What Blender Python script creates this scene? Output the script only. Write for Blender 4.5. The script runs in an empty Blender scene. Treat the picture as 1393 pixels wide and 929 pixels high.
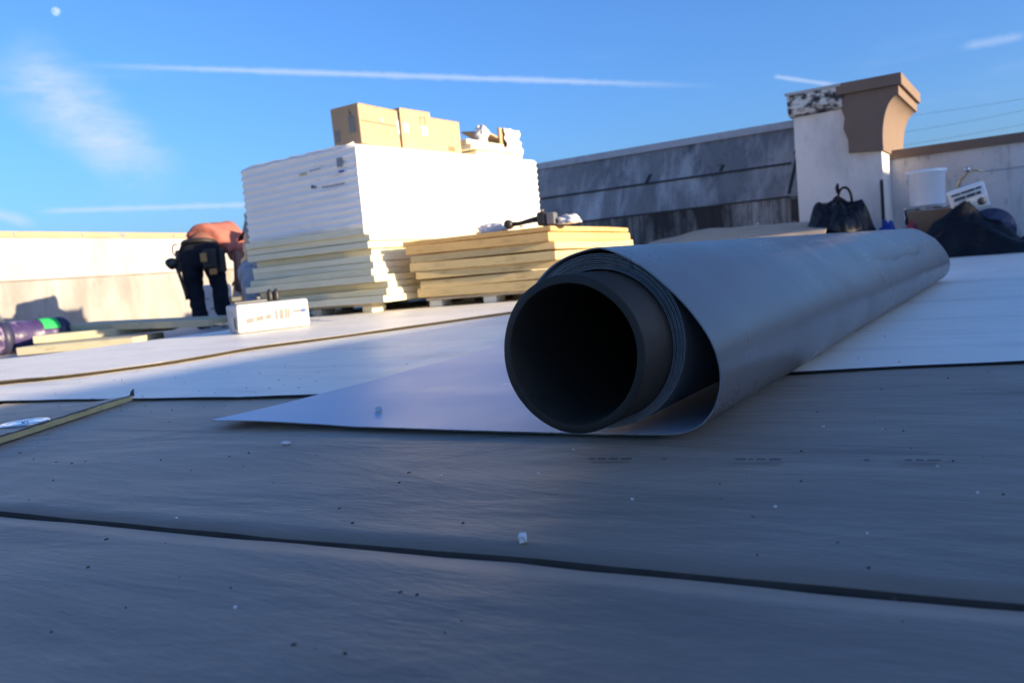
import bpy, bmesh, math, random
from mathutils import Vector, Matrix, noise

random.seed(7)
scene = bpy.context.scene
COL = scene.collection
R = math.radians

# ------------------------------------------------------------------ camera
IW, IH, FPX = 1393.0, 929.0, 1124.4
YAW, PITCH, ROLL, CH = R(32.6), R(4.92), R(5.2), 0.215
CF = Vector((-math.sin(YAW)*math.cos(PITCH), math.cos(YAW)*math.cos(PITCH), -math.sin(PITCH)))
_r0 = Vector((math.cos(YAW), math.sin(YAW), 0)); _u0 = _r0.cross(CF)
CU = math.cos(ROLL)*_u0 + math.sin(ROLL)*_r0
CR = math.cos(ROLL)*_r0 - math.sin(ROLL)*_u0
CC = Vector((0, 0, CH))
cd = bpy.data.cameras.new('camera'); cam = bpy.data.objects.new('camera', cd); COL.objects.link(cam)
cam.matrix_world = Matrix((( CR.x, CU.x, -CF.x, CC.x), (CR.y, CU.y, -CF.y, CC.y), (CR.z, CU.z, -CF.z, CC.z), (0, 0, 0, 1)))
cd.sensor_width = 22.3; cd.lens = 18.0; cd.clip_start = 0.02; cd.clip_end = 6000
cd.dof.use_dof = True; cd.dof.focus_distance = 1.06; cd.dof.aperture_fstop = 5.6
scene.camera = cam

def ray(x, y): return CF + CR*((x-IW/2)/FPX) - CU*((y-IH/2)/FPX)
def G(x, y, z=0.0):                       # pixel -> point on the level z
    d = ray(x, y); return CC + d*((z-CH)/d.z)
def PX(x, y, X): d = ray(x, y); return CC + d*(X/d.x)
def PY(x, y, Y): d = ray(x, y); return CC + d*(Y/d.y)

# ------------------------------------------------------------------ sky, sun, exposure
SUN_EL, SUN_AZ = R(10.5), R(3.0)          # azimuth measured from +X towards +Y
w = bpy.data.worlds.new('World'); scene.world = w; w.use_nodes = True
nt = w.node_tree; N = nt.nodes; L = nt.links; N.clear()
def nd(t, **k):
    n = N.new(t)
    for a, b in k.items(): setattr(n, a, b)
    return n
out = nd('ShaderNodeOutputWorld'); bg = nd('ShaderNodeBackground')
sky = nd('ShaderNodeTexSky', sky_type='NISHITA'); sky.sun_disc = False
sky.sun_elevation = SUN_EL; sky.sun_rotation = R(90) - SUN_AZ
sky.altitude = 0; sky.air_density = 1.0; sky.dust_density = 2.0; sky.ozone_density = 6.0
bg.inputs['Strength'].default_value = 0.135
tc = nd('ShaderNodeTexCoord')
def math_n(op, a, b=None, c=None, clamp=False):
    n = nd('ShaderNodeMath', operation=op, use_clamp=clamp)
    for i, v in enumerate((a, b, c)):
        if v is None: continue
        if isinstance(v, (int, float)): n.inputs[i].default_value = v
        else: L.new(v, n.inputs[i])
    return n.outputs[0]
def dot(v):
    n = nd('ShaderNodeVectorMath', operation='DOT_PRODUCT'); L.new(tc.outputs['Generated'], n.inputs[0]); n.inputs[1].default_value = v
    return n.outputs['Value']
def rng(x, a, b, c=0.0, d=1.0, smooth=True):
    n = nd('ShaderNodeMapRange'); n.interpolation_type = 'SMOOTHSTEP' if smooth else 'LINEAR'; n.clamp = True
    L.new(x, n.inputs['Value'])
    for k, v in zip(('From Min', 'From Max', 'To Min', 'To Max'), (a, b, c, d)): n.inputs[k].default_value = v
    return n.outputs['Result']
def noi(scale, detail=4.0, rough=.55, stretch=(1, 1, 1), rot=(0, 0, 0)):
    m = nd('ShaderNodeMapping'); L.new(tc.outputs['Generated'], m.inputs['Vector']); m.inputs['Scale'].default_value = stretch; m.inputs['Rotation'].default_value = rot
    n = nd('ShaderNodeTexNoise'); L.new(m.outputs[0], n.inputs['Vector']); n.inputs['Scale'].default_value = scale; n.inputs['Detail'].default_value = detail; n.inputs['Roughness'].default_value = rough
    return n.outputs['Fac']
def contrail(p0, p1, width, amount, f0=.12, f1=.25, soft=1.0):
    a = ray(*p0).normalized(); b = ray(*p1).normalized()
    n = a.cross(b).normalized(); mid = (a+b).normalized(); t = n.cross(mid).normalized()
    if t.dot(b) < 0: t = -t
    half = abs(t.dot(b))
    s = dot(t); off = math_n('ABSOLUTE', dot(n))
    wob = math_n('MULTIPLY_ADD', noi(60, 3), width*1.4, width*.3)
    line = math_n('SUBTRACT', 1.0, math_n('DIVIDE', off, wob), clamp=True)
    e = math_n('MULTIPLY', rng(s, -half, -half+2*half*f0), rng(s, half-2*half*f1, half, 1, 0))
    e = math_n('MULTIPLY', e, rng(dot(mid), .2, .5))
    return math_n('MULTIPLY', math_n('MULTIPLY', line, e), amount)
masks = [contrail((60, 87), (1010, 119), .0045, .62, .25, .3), contrail((1050, 104), (1150, 118), .0035, .55, .1, .3),
         contrail((40, 288), (420, 276), .0042, .6, .12, .2), contrail((-60, 275), (56, 308), .008, .6, .2, .3),
         contrail((1300, 66), (1400, 48), .006, .35, .3, .2)]
# feathery cirrus: an elongated patch with stretched noise
ca = ray(0, 70).normalized(); cb = ray(225, 255).normalized(); cm = (ca+cb).normalized(); ct = (cb-ca).normalized(); cn = cm.cross(ct).normalized()
half = abs(ct.dot(cb-cm))
s = math_n('DIVIDE', dot(ct), half); s = math_n('SUBTRACT', s, float(ct.dot(cm))/half)
wv = math_n('MULTIPLY_ADD', noi(18, 3), .7, -.35)
tt = math_n('ADD', math_n('DIVIDE', dot(cn), half*.5), wv)
fall = math_n('MULTIPLY', rng(math_n('ABSOLUTE', tt), .1, 1.1, 1, 0), rng(math_n('ABSOLUTE', s), .45, 1.15, 1, 0))
fine = math_n('ADD', math_n('MULTIPLY', rng(noi(11, 7, .6, (1, 1, 2.6), (R(20), R(35), R(15))), .25, .72), .75), math_n('MULTIPLY', rng(noi(30, 8, .68, (1, .5, 3.2), (R(20), R(35), R(15))), .42, .72), .3))
cir = math_n('MULTIPLY', math_n('MULTIPLY', fall, fine), math_n('MULTIPLY', rng(dot(cm), .2, .5), .85))
masks.append(cir)
thin = math_n('MULTIPLY', rng(noi(2.2, 6, .6, (1, 1, 5)), .56, .8), .18)
masks.append(thin)
tot = masks[0]
for m in masks[1:]: tot = math_n('ADD', tot, m, clamp=True)
hs = nd('ShaderNodeMix', data_type='RGBA', blend_type='MULTIPLY'); hs.inputs[0].default_value = 1.0; L.new(sky.outputs[0], hs.inputs[6]); hs.inputs[7].default_value = (.94, .91, 1.0, 1)
mx = nd('ShaderNodeMix', data_type='RGBA'); L.new(tot, mx.inputs[0]); L.new(hs.outputs[2], mx.inputs[6])
mx.inputs[7].default_value = (2.0, 2.4, 3.2, 1)
L.new(mx.outputs[2], bg.inputs['Color']); L.new(bg.outputs[0], out.inputs['Surface'])

sd = bpy.data.lights.new('sun', 'SUN'); sd.energy = 5.0; sd.angle = R(0.55); sd.color = (1.0, .79, .50)
sun = bpy.data.objects.new('sun', sd); COL.objects.link(sun)
sdir = Vector((math.cos(SUN_EL)*math.cos(SUN_AZ), math.cos(SUN_EL)*math.sin(SUN_AZ), math.sin(SUN_EL)))
sun.rotation_euler = (-sdir).to_track_quat('-Z', 'Y').to_euler(); sun.location = (20, 2, 8)
vs = scene.view_settings; vs.view_transform = 'Standard'; vs.look = 'None'; vs.gamma = 1.0; vs.use_curve_mapping = False
vs.exposure = 1.3

# ------------------------------------------------------------------ materials
MATS = {}
def mat(name, col, rough=.7, var=.12, vscale=6.0, bump=.0, bscale=40.0, spec=.5, metal=0.0, stretch=(1, 1, 1), obj_var=0.0,
        stain=None, coords='Object', coat=0.0, dist=.004):
    """procedural principled material: base colour varied by noise, optional stain layers (colour, amount, scale, stretch, lo, hi), fine bump"""
    m = bpy.data.materials.new(name); m.use_nodes = True; t = m.node_tree; n = t.nodes; l = t.links
    b = n['Principled BSDF']; b.inputs['Roughness'].default_value = rough; b.inputs['Metallic'].default_value = metal
    b.inputs['Specular IOR Level'].default_value = spec; b.inputs['Coat Weight'].default_value = coat
    c = n.new('ShaderNodeTexCoord'); src = c.outputs[coords] if coords != 'World' else None
    if coords == 'World':
        g = n.new('ShaderNodeNewGeometry'); src = g.outputs['Position']
    def nz(sc, st=(1, 1, 1), det=5.0, ro=.6):
        mp = n.new('ShaderNodeMapping'); mp.inputs['Scale'].default_value = st; l.new(src, mp.inputs['Vector'])
        x = n.new('ShaderNodeTexNoise'); x.inputs['Scale'].default_value = sc; x.inputs['Detail'].default_value = det; x.inputs['Roughness'].default_value = ro
        l.new(mp.outputs[0], x.inputs['Vector']); return x.outputs['Fac']
    def mapr(x, a, b_, c_, d_):
        r_ = n.new('ShaderNodeMapRange'); l.new(x, r_.inputs['Value'])
        for k, v in zip(('From Min', 'From Max', 'To Min', 'To Max'), (a, b_, c_, d_)): r_.inputs[k].default_value = v
        return r_.outputs['Result']
    val = mapr(nz(vscale, stretch), .25, .75, 1-var, 1+var)
    if obj_var:
        oi = n.new('ShaderNodeObjectInfo'); mu = n.new('ShaderNodeMath'); mu.operation = 'MULTIPLY'
        l.new(val, mu.inputs[0]); l.new(mapr(oi.outputs['Random'], 0, 1, 1-obj_var, 1+obj_var), mu.inputs[1]); val = mu.outputs[0]
    vm = n.new('ShaderNodeVectorMath'); vm.operation = 'SCALE'; vm.inputs[0].default_value = col[:3]; l.new(val, vm.inputs['Scale'])
    cur = vm.outputs[0]
    for (sc_, am, ss, st, lo, hi) in (stain or []):
        mxn = n.new('ShaderNodeMix'); mxn.data_type = 'RGBA'
        l.new(mapr(nz(ss, st, 6.0, .65), lo, hi, 0, am), mxn.inputs[0]); l.new(cur, mxn.inputs[6]); mxn.inputs[7].default_value = (*sc_, 1)
        cur = mxn.outputs[2]
    l.new(cur, b.inputs['Base Color'])
    l.new(mapr(nz(vscale*2.3), .2, .8, max(.02, rough-.08), min(1, rough+.08)), b.inputs['Roughness'])
    if bump:
        bp = n.new('ShaderNodeBump'); bp.inputs['Strength'].default_value = bump; bp.inputs['Distance'].default_value = dist
        l.new(nz(bscale, stretch), bp.inputs['Height']); l.new(bp.outputs[0], b.inputs['Normal'])
    MATS[name] = m; return m

mat('facer', (.20, .163, .13), .56, .20, 2.2, .0, 9.0, .5, stretch=(.6, 1.6, 1), coords='World', obj_var=.07,
    stain=[((.30, .22, .165), .55, 1.1, (.6, 1.6, 1), .45, .75), ((.085, .07, .06), .55, 2.6, (.35, 1.5, 1), .52, .78), ((.27, .21, .17), .5, 5.5, (.6, 1.5, 1), .55, .72),
           ((.09, .075, .065), .3, 26, (.10, 2.6, 1), .56, .74), ((.05, .042, .036), .6, 42, (.8, 1.6, 1), .70, .78)])
def facer_bump():
    m = MATS['facer']; t = m.node_tree; n = t.nodes; l = t.links; g_ = n.new('ShaderNodeNewGeometry'); prev = None
    for (sc, st, strg, dist) in ((3.2, (.7, 1.7, 1), .9, .022), (11, (.5, 1.5, 1), .35, .005), (38, (.16, 2.2, 1), .12, .003), (150, (.5, 1.4, 1), .45, .0018)):
        mp = n.new('ShaderNodeMapping'); mp.inputs['Scale'].default_value = st; mp.inputs['Rotation'].default_value = (0, 0, R(5)); l.new(g_.outputs['Position'], mp.inputs['Vector'])
        x = n.new('ShaderNodeTexNoise'); x.inputs['Scale'].default_value = sc; x.inputs['Detail'].default_value = 5; x.inputs['Distortion'].default_value = .4; l.new(mp.outputs[0], x.inputs['Vector'])
        bp = n.new('ShaderNodeBump'); bp.inputs['Strength'].default_value = strg; bp.inputs['Distance'].default_value = dist; l.new(x.outputs['Fac'], bp.inputs['Height'])
        if prev: l.new(prev, bp.inputs['Normal'])
        prev = bp.outputs[0]
    b_ = n['Principled BSDF']; l.new(prev, b_.inputs['Normal']); b_.inputs['Sheen Weight'].default_value = .22; b_.inputs['Sheen Roughness'].default_value = .35; b_.inputs['Sheen Tint'].default_value = (1, .92, .82, 1)
facer_bump()
mat('white_membrane', (.87, .82, .71), .46, .06, 2.0, .5, 3.5, .5, coords='World', dist=.014,
    stain=[((.40, .36, .33), .5, 1.6, (.8, 3.5, 1), .50, .78), ((.30, .25, .21), .6, 9, (.25, 2.6, 1), .60, .76), ((.10, .09, .08), .75, 38, (.5, 2.4, 1), .67, .76)])
mat('roll_white', (.47, .56, .66), .45, .04, 2.0, .15, 5.0, .5, coords='World', dist=.003,
    stain=[((.30, .28, .26), .45, 40, (.6, 1.8, 1), .70, .80)])
mat('roll_grey', (.155, .135, .122), .30, .10, 2.2, .0, 2.5, .55, coords='World', stretch=(1, .5, 1), stain=[((.24, .215, .19), .35, 4.5, (1, .7, 1), .55, .75), ((.07, .06, .055), .5, 30, (1.5, .5, 1.5), .68, .76)])
mat('roll_edge', (.27, .265, .26), .6, .4, 160, .0, coords='World')
mat('core_tube', (.032, .026, .019), .6, .15, 12, .2, 60, .4)
mat('slab_edge', (.03, .025, .018), .9, .3, 14, .4, 60, .2, coords='World', stain=[((.03, .025, .02), .8, 9, (1, 1, 1), .45, .65)])
mat('foam_edge', (.50, .42, .21), .85, .22, 14, .5, 90, .2, stretch=(1, 1, 3), coords='World', stain=[((.16, .12, .06), .7, 22, (1, 1, 2), .58, .75)])
mat('old_roof', (.50, .48, .45), .7, .14, 1.5, .3, 12, .3, coords='World', stain=[((.2, .18, .16), .6, .9, (1, 1, 1), .5, .75)])
mat('joint_dark', (.075, .062, .052), .9, .3, 30, coords='World')
mat('ground', (.16, .15, .13), .9, .2, .05, coords='World')
CREAM = dict(rough=.85, var=.05, vscale=5, bump=.4, bscale=70, spec=.2, stretch=(1, 1, 4), obj_var=.06)
mat('cream_foam', (.74, .69, .50), **CREAM, stain=[((.45, .40, .27), .5, 9, (1, 1, 6), .55, .8)])
mat('yellow_foam', (.62, .47, .23), **CREAM, stain=[((.22, .15, .07), .7, 7, (1, 1, 5), .54, .78)])
mat('amber_foam', (.60, .39, .16), **CREAM, stain=[((.22, .14, .06), .7, 7, (1, 1, 5), .52, .78)])
mat('olive_foam', (.48, .45, .32), **CREAM, stain=[((.2, .17, .1), .6, 7, (1, 1, 5), .54, .78)])
mat('wrap', (.88, .84, .78), .34, .05, 4, .8, 9, .5, stretch=(.5, .5, 3), dist=.02, stain=[((.70, .68, .65), .5, 3, (1, 1, 5), .5, .75)])
mat('wrap_dirty', (.62, .62, .63), .42, .1, 4, .5, 14, .5, dist=.008, stain=[((.12, .12, .14), .7, 7, (1, 1, 1), .6, .72)])
mat('clear_plastic', (.62, .60, .60), .25, .25, 30, .8, 40, .6, dist=.01)
mat('pallet_wood', (.42, .36, .27), .85, .25, 8, .4, 50, .2, obj_var=.15)
mat('pallet_foam', (.66, .64, .55), .85, .1, 8, .3, 50, .2)
mat('cardboard', (.46, .31, .185), .8, .08, 5, .15, 40, .25, obj_var=.05, stain=[((.30, .19, .09), .5, 4, (1, 1, 1), .6, .8)])
mat('cardboard_dark', (.22, .155, .10), .8, .1, 5, .15, 40, .25)
mat('tan_sheet', (.46, .37, .27), .8, .1, 2.5, .2, 20, .25, stain=[((.28, .21, .14), .5, 3, (1, 1, 1), .55, .75)])
mat('tape', (.70, .62, .48), .3, .06, 9); mat('paper_white', (.5, .5, .5), .7, .05, 9)
mat('ink_dark', (.05, .055, .07), .6, .2, 30); mat('ink_grey', (.24, .25, .27), .7, .2, 30); mat('ink_blue', (.05, .13, .42), .6, .15, 30)
mat('ink_faint', (.22, .20, .18), .7, .1, 30); mat('ink_gold', (.5, .4, .2), .7, .1, 30)
mat('white_wall', (.40, .395, .40), .7, .06, 1.2, .35, 18, .3, coords='World', dist=.01,
    stain=[((.24, .22, .20), .75, 2.4, (1, 1, .28), .46, .78), ((.15, .11, .08), .6, 6.0, (1, 1, .15), .58, .8), ((.13, .12, .11), .5, 30, (1, 1, .5), .6, .72)])
mat('low_wall', (.30, .29, .285), .7, .1, 1.2, .3, 18, .3, coords='World', stain=[((.17, .155, .14), .8, 2.4, (1, 1, .3), .44, .72), ((.42, .41, .40), .6, 3, (1, 1.6, .2), .58, .74), ((.10, .085, .07), .6, 9, (1, 1.5, .25), .58, .76)])
mat('low_wall_lap', (.14, .12, .10), .7, .3, 3, coords='World', stain=[((.35, .33, .31), .7, 1.5, (1, 1, 1), .5, .7)])
mat('grey_wall', (.20, .195, .195), .6, .25, 1.4, .3, 14, .35, coords='World', dist=.008, stretch=(1.4, 1, .7),
    stain=[((.52, .51, .50), .85, 1.7, (1.6, .6, .45), .5, .70), ((.40, .40, .40), .7, 6, (1.8, .6, .25), .56, .72), ((.04, .04, .045), .8, 3.2, (1.3, 1, .4), .55, .74), ((.03, .03, .035), .6, 22, (1, 1, .8), .60, .72)])
mat('streaked_wall', (.50, .48, .46), .65, .15, 2, .3, 18, .3, coords='World',
    stain=[((.018, .018, .02), .97, 1.5, (1.3, 1, .35), .30, .58), ((.02, .02, .02), .8, 7, (2.0, 1, .12), .48, .66), ((.02, .02, .02), .5, 30, (1.0, 1, .5), .5, .7)])
mat('pier_white', (.74, .70, .66), .6, .07, 1.6, .45, 5, .35, coords='World', dist=.02,
    stain=[((.36, .33, .31), .65, 2.2, (1, 1, .5), .48, .75), ((.16, .12, .10), .55, 5, (1, 1, .35), .60, .78)])
mat('coped_white', (.66, .62, .58), .6, .1, 1.6, .4, 8, .35, coords='World', dist=.012,
    stain=[((.30, .27, .26), .6, 1.6, (1, 1, .6), .46, .7), ((.07, .065, .065), .75, 3.4, (1.6, 1, .22), .55, .74), ((.05, .05, .05), .5, 16, (1, 1, .5), .6, .74)])
mat('mottled_cap', (.60, .60, .58), .65, .1, 3, .4, 12, .3, coords='World', stain=[((.02, .02, .02), .97, 9, (1, 1, 1.6), .44, .56)])
mat('pale_seam', (.40, .41, .43), .6, .12, 5, coords='World', stain=[((.08, .08, .09), .6, 5, (1, 1, 1), .55, .75)])
mat('tar', (.02, .02, .022), .6, .3, 20, .6, 40)
mat('tan_coping', (.36, .26, .17), .7, .08, 3, .2, 20, .3, coords='World', stain=[((.2, .14, .09), .5, 5, (1, 1, 1), .6, .8)])
mat('brown_stucco', (.19, .138, .108), .85, .06, 4, .5, 90, .2, coords='World')
mat('black_plastic', (.008, .008, .010), .38, .2, 9, .8, 9, .25, dist=.02)
mat('navy_plastic', (.035, .04, .085), .3, .3, 9, .8, 9, .5, dist=.02)
mat('purple_wrap', (.05, .035, .11), .35, .35, 7, .6, 12, .5, dist=.01, stain=[((.52, .40, .56), .75, 5, (1, 2.5, 1), .55, .7)])
mat('strap_dark', (.03, .03, .07), .5, .1, 9); mat('green_label', (.03, .42, .10), .5, .1, 9); mat('blue_rag', (.02, .05, .28), .85, .2, 20)
mat('red_rag', (.25, .03, .05), .85, .2, 20)
mat('bucket_white', (.74, .75, .76), .35, .03, 4); mat('steel', (.62, .63, .66), .25, .08, 30, metal=1.0); mat('brass', (.72, .48, .24), .28, .1, 30, metal=1.0)
mat('galvanised', (.70, .72, .75), .2, .03, 40, .0, 60, metal=1.0)
mat('tool_black', (.018, .018, .02), .5, .2, 20); mat('tool_grey', (.13, .13, .14), .5, .2, 20); mat('tool_orange', (.42, .19, .05), .6, .2, 20)
mat('denim', (.013, .016, .025), .9, .3, 14, .4, 120, .15); mat('salmon_shirt', (.36, .125, .10), .88, .12, 9, .6, 24, .15, dist=.012)
mat('skin', (.34, .16, .10), .6, .08, 9); mat('skin_dark', (.20, .085, .06), .6, .08, 9); mat('boot', (.05, .035, .025), .7, .2, 14); mat('hair', (.02, .014, .01), .7, .2, 60)
mat('grey_hoodie', (.36, .37, .40), .9, .1, 10, .6, 24, .15, dist=.012); mat('grey_pants', (.22, .23, .26), .9, .12, 10)
mat('belt_leather', (.014, .011, .010), .6, .2, 20); mat('pouch_tan', (.34, .20, .07), .7, .2, 20)
mat('chip_white', (.72, .72, .68), .9, .1, 60, .5, 200); mat('chip_dark', (.075, .055, .04), .9, .3, 60); mat('wire_black', (.02, .02, .025), .6, .1)
mat('print_ink', (.10, .08, .068), .7, .3, 60, coords='World')

# ------------------------------------------------------------------ helpers
def link(o, parent=None):
    COL.objects.link(o)
    if parent is not None: o.parent = parent
    return o
def tag(o, label, cat, group=None, kind=None):
    o['label'] = label; o['category'] = cat
    if group: o['group'] = group
    if kind: o['kind'] = kind
    return o
def struct(o): o['kind'] = 'structure'; return o
def empty(name, loc=(0, 0, 0), rz=0.0):
    o = bpy.data.objects.new(name, None); o.empty_display_size = .1; o.location = loc; o.rotation_euler = (0, 0, rz); return link(o)
def mesh_obj(name, verts, faces, mats, parent=None, fmat=None, smooth=False):
    me = bpy.data.meshes.new(name); me.from_pydata([tuple(v) for v in verts], [], faces)
    for m in (mats if isinstance(mats, (list, tuple)) else [mats]): me.materials.append(MATS[m])
    if fmat:
        for p, i in zip(me.polygons, fmat): p.material_index = i
    if smooth:
        for p in me.polygons: p.use_smooth = True
    me.update()
    return link(bpy.data.objects.new(name, me), parent)
def bm_obj(name, bm, mats, parent=None, smooth=False):
    bmesh.ops.recalc_face_normals(bm, faces=bm.faces)
    me = bpy.data.meshes.new(name); bm.to_mesh(me); bm.free()
    for m in (mats if isinstance(mats, (list, tuple)) else [mats]): me.materials.append(MATS[m])
    if smooth:
        for p in me.polygons: p.use_smooth = True
    return link(bpy.data.objects.new(name, me), parent)
def box_bm(sx, sy, sz, bev=.0, seg=1, origin=(0, 0, 0)):
    """box with its base centre at origin"""
    bm = bmesh.new(); bmesh.ops.create_cube(bm, size=1)
    for v in bm.verts: v.co = Vector((v.co.x*sx, v.co.y*sy, (v.co.z+.5)*sz)) + Vector(origin)
    if bev: bmesh.ops.bevel(bm, geom=list(bm.edges), offset=bev, segments=seg, affect='EDGES', profile=.5)
    return bm
def box(name, sx, sy, sz, m, parent=None, loc=(0, 0, 0), rz=0, bev=.003, seg=1, rot=None):
    o = bm_obj(name, box_bm(sx, sy, sz, bev, seg), m, parent); o.location = loc; o.rotation_euler = rot or (0, 0, rz); return o
def prism_bm(poly, z0, z1, bev=0):
    bm = bmesh.new(); a = [bm.verts.new((p[0], p[1], z0)) for p in poly]; b = [bm.verts.new((p[0], p[1], z1)) for p in poly]; n = len(poly)
    bm.faces.new(a[::-1]); bm.faces.new(b)
    for i in range(n): bm.faces.new((a[i], a[(i+1) % n], b[(i+1) % n], b[i]))
    if bev: bmesh.ops.bevel(bm, geom=list(bm.edges), offset=bev, segments=1, affect='EDGES')
    return bm
def tube(name, pts, rad, m, parent=None, n=10, closed=False, caps=True):
    pts = [Vector(p) for p in pts]; rads = rad if isinstance(rad, (list, tuple)) else [rad]*len(pts)
    V, Fc = [], []; k = len(pts); prev = None
    for i, p in enumerate(pts):
        a = pts[i-1] if (i > 0 or closed) else p; b = pts[(i+1) % k] if (i < k-1 or closed) else p
        t = (b-a).normalized()
        if prev is None: s_ = t.orthogonal().normalized()
        else:
            s_ = prev - t*prev.dot(t); s_ = s_.normalized() if s_.length > 1e-6 else t.orthogonal().normalized()
        prev = s_; q = t.cross(s_)
        for j in range(n):
            an = 2*math.pi*j/n; V.append(p + (s_*math.cos(an)+q*math.sin(an))*rads[i])
    for i in range(k if closed else k-1):
        for j in range(n):
            a0, a1 = i*n+j, i*n+(j+1) % n; b0, b1 = ((i+1) % k)*n+j, ((i+1) % k)*n+(j+1) % n
            Fc.append((a0, a1, b1, b0))
    if caps and not closed:
        Fc.append(tuple(range(n))[::-1]); Fc.append(tuple(range((k-1)*n, k*n)))
    return mesh_obj(name, V, Fc, m, parent, smooth=True)
def lathe(name, prof, m, parent=None, n=32, loc=(0, 0, 0), closed_ends=True):
    V = [(r_*math.cos(2*math.pi*j/n), r_*math.sin(2*math.pi*j/n), z) for (r_, z) in prof for j in range(n)]
    Fc = [(i*n+j, i*n+(j+1) % n, (i+1)*n+(j+1) % n, (i+1)*n+j) for i in range(len(prof)-1) for j in range(n)]
    if closed_ends: Fc += [tuple(range(n))[::-1], tuple(range((len(prof)-1)*n, len(prof)*n))]
    o = mesh_obj(name, V, Fc, m, parent, smooth=True); o.location = loc; return o
def shade_auto(o, ang=40):
    me = o.data
    for p in me.polygons: p.use_smooth = True
    try: me.set_sharp_from_angle(angle=R(ang))
    except Exception: pass
    return o
def catmull(P, sub=6):
    P = [Vector(p) for p in P]; out_ = []
    for i in range(len(P)-1):
        a = P[max(i-1, 0)]; b = P[i]; c = P[i+1]; d = P[min(i+2, len(P)-1)]
        for k in range(sub):
            t = k/sub
            out_.append(.5*((2*b)+(c-a)*t+(2*a-5*b+4*c-d)*t*t+(3*b-a-3*c+d)*t**3))
    out_.append(P[-1]); return out_
def thick_grid(name, rows, th, mats, parent=None, smooth=True):
    """rows[i][j] points of the upper/outer side; gives a sheet of thickness th with outer, inner and edge materials"""
    nr, nc = len(rows), len(rows[0]); V = []; nrm = []
    for i in range(nr):
        for j in range(nc):
            a = rows[min(i+1, nr-1)][j]-rows[max(i-1, 0)][j]; b = rows[i][min(j+1, nc-1)]-rows[i][max(j-1, 0)]
            nrm.append(a.cross(b).normalized())
    top = [rows[i][j] for i in range(nr) for j in range(nc)]
    bot = [p - n_*th for p, n_ in zip(top, nrm)]
    V = top+bot; o_ = nr*nc; Fc, fm = [], []
    for i in range(nr-1):
        for j in range(nc-1):
            a, b, c, d = i*nc+j, (i+1)*nc+j, (i+1)*nc+j+1, i*nc+j+1
            Fc.append((a, b, c, d)); fm.append(0); Fc.append((a+o_, d+o_, c+o_, b+o_)); fm.append(1)
    V2 = list(V); 
    def edge(idx):
        for a, b in zip(idx[:-1], idx[1:]):
            k = len(V2); V2.extend([V[a], V[b], V[b+o_], V[a+o_]]); Fc.append((k, k+1, k+2, k+3)); fm.append(2)
    edge([i*nc for i in range(nr)]); edge([i*nc+nc-1 for i in range(nr)]); edge(list(range(nc))); edge([(nr-1)*nc+j for j in range(nc)])
    ob = mesh_obj(name, V2, Fc, mats, parent, fm, smooth)
    return ob
def quad_print(name, o, ex, ey, rects, m, parent, lift=.0015, nrm=None):
    """flat print: little raised patches on a face; o origin, ex/ey unit axes, rects (x0,y0,x1,y1)"""
    nrm = nrm or ex.cross(ey).normalized()
    def quads(rs):
        V, Fc = [], []
        for (x0, y0, x1, y1) in rs:
            k = len(V)
            for (x, y) in ((x0, y0), (x1, y0), (x1, y1), (x0, y1)): V.append(o+ex*x+ey*y+nrm*lift)
            Fc.append((k, k+1, k+2, k+3))
        return mesh_obj(name, V, Fc, m, parent)
    if len(rects) <= 4:
        for r_ in rects: ob = quads([r_])
        return ob
    ob = quads(rects); ob['kind'] = 'stuff'; return ob
def nz3(x, y, z, s=1.0): return noise.noise(Vector((x*s, y*s, z*s)))

# ------------------------------------------------------------------ the setting: ground, roof levels, deck boards
g = mesh_obj('ground', [(-3000, -3000, -6), (3000, -3000, -6), (3000, 3000, -6), (-3000, 3000, -6)], [(0, 1, 2, 3)], 'ground'); struct(g)
WX0, WX1, WY1, WY0, LOW = -10.4, 4.5, 8.6, -6.0, -0.107
rf = bm_obj('roof_slab', prism_bm([(WX0-.4, WY0), (WX1+.4, WY0), (WX1+.4, WY1+.6), (WX0-.4, WY1+.6)], -6.05, LOW), 'old_roof'); struct(rf)
deck = bm_obj('roof_deck', prism_bm([(-3.9, WY0+.2), (WX1, WY0+.2), (WX1, WY1-.02), (-4.95, WY1-.02), (-4.95, 3.8), (-3.9, 3.8)], LOW+.002, -.052), 'cream_foam'); struct(deck)
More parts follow.
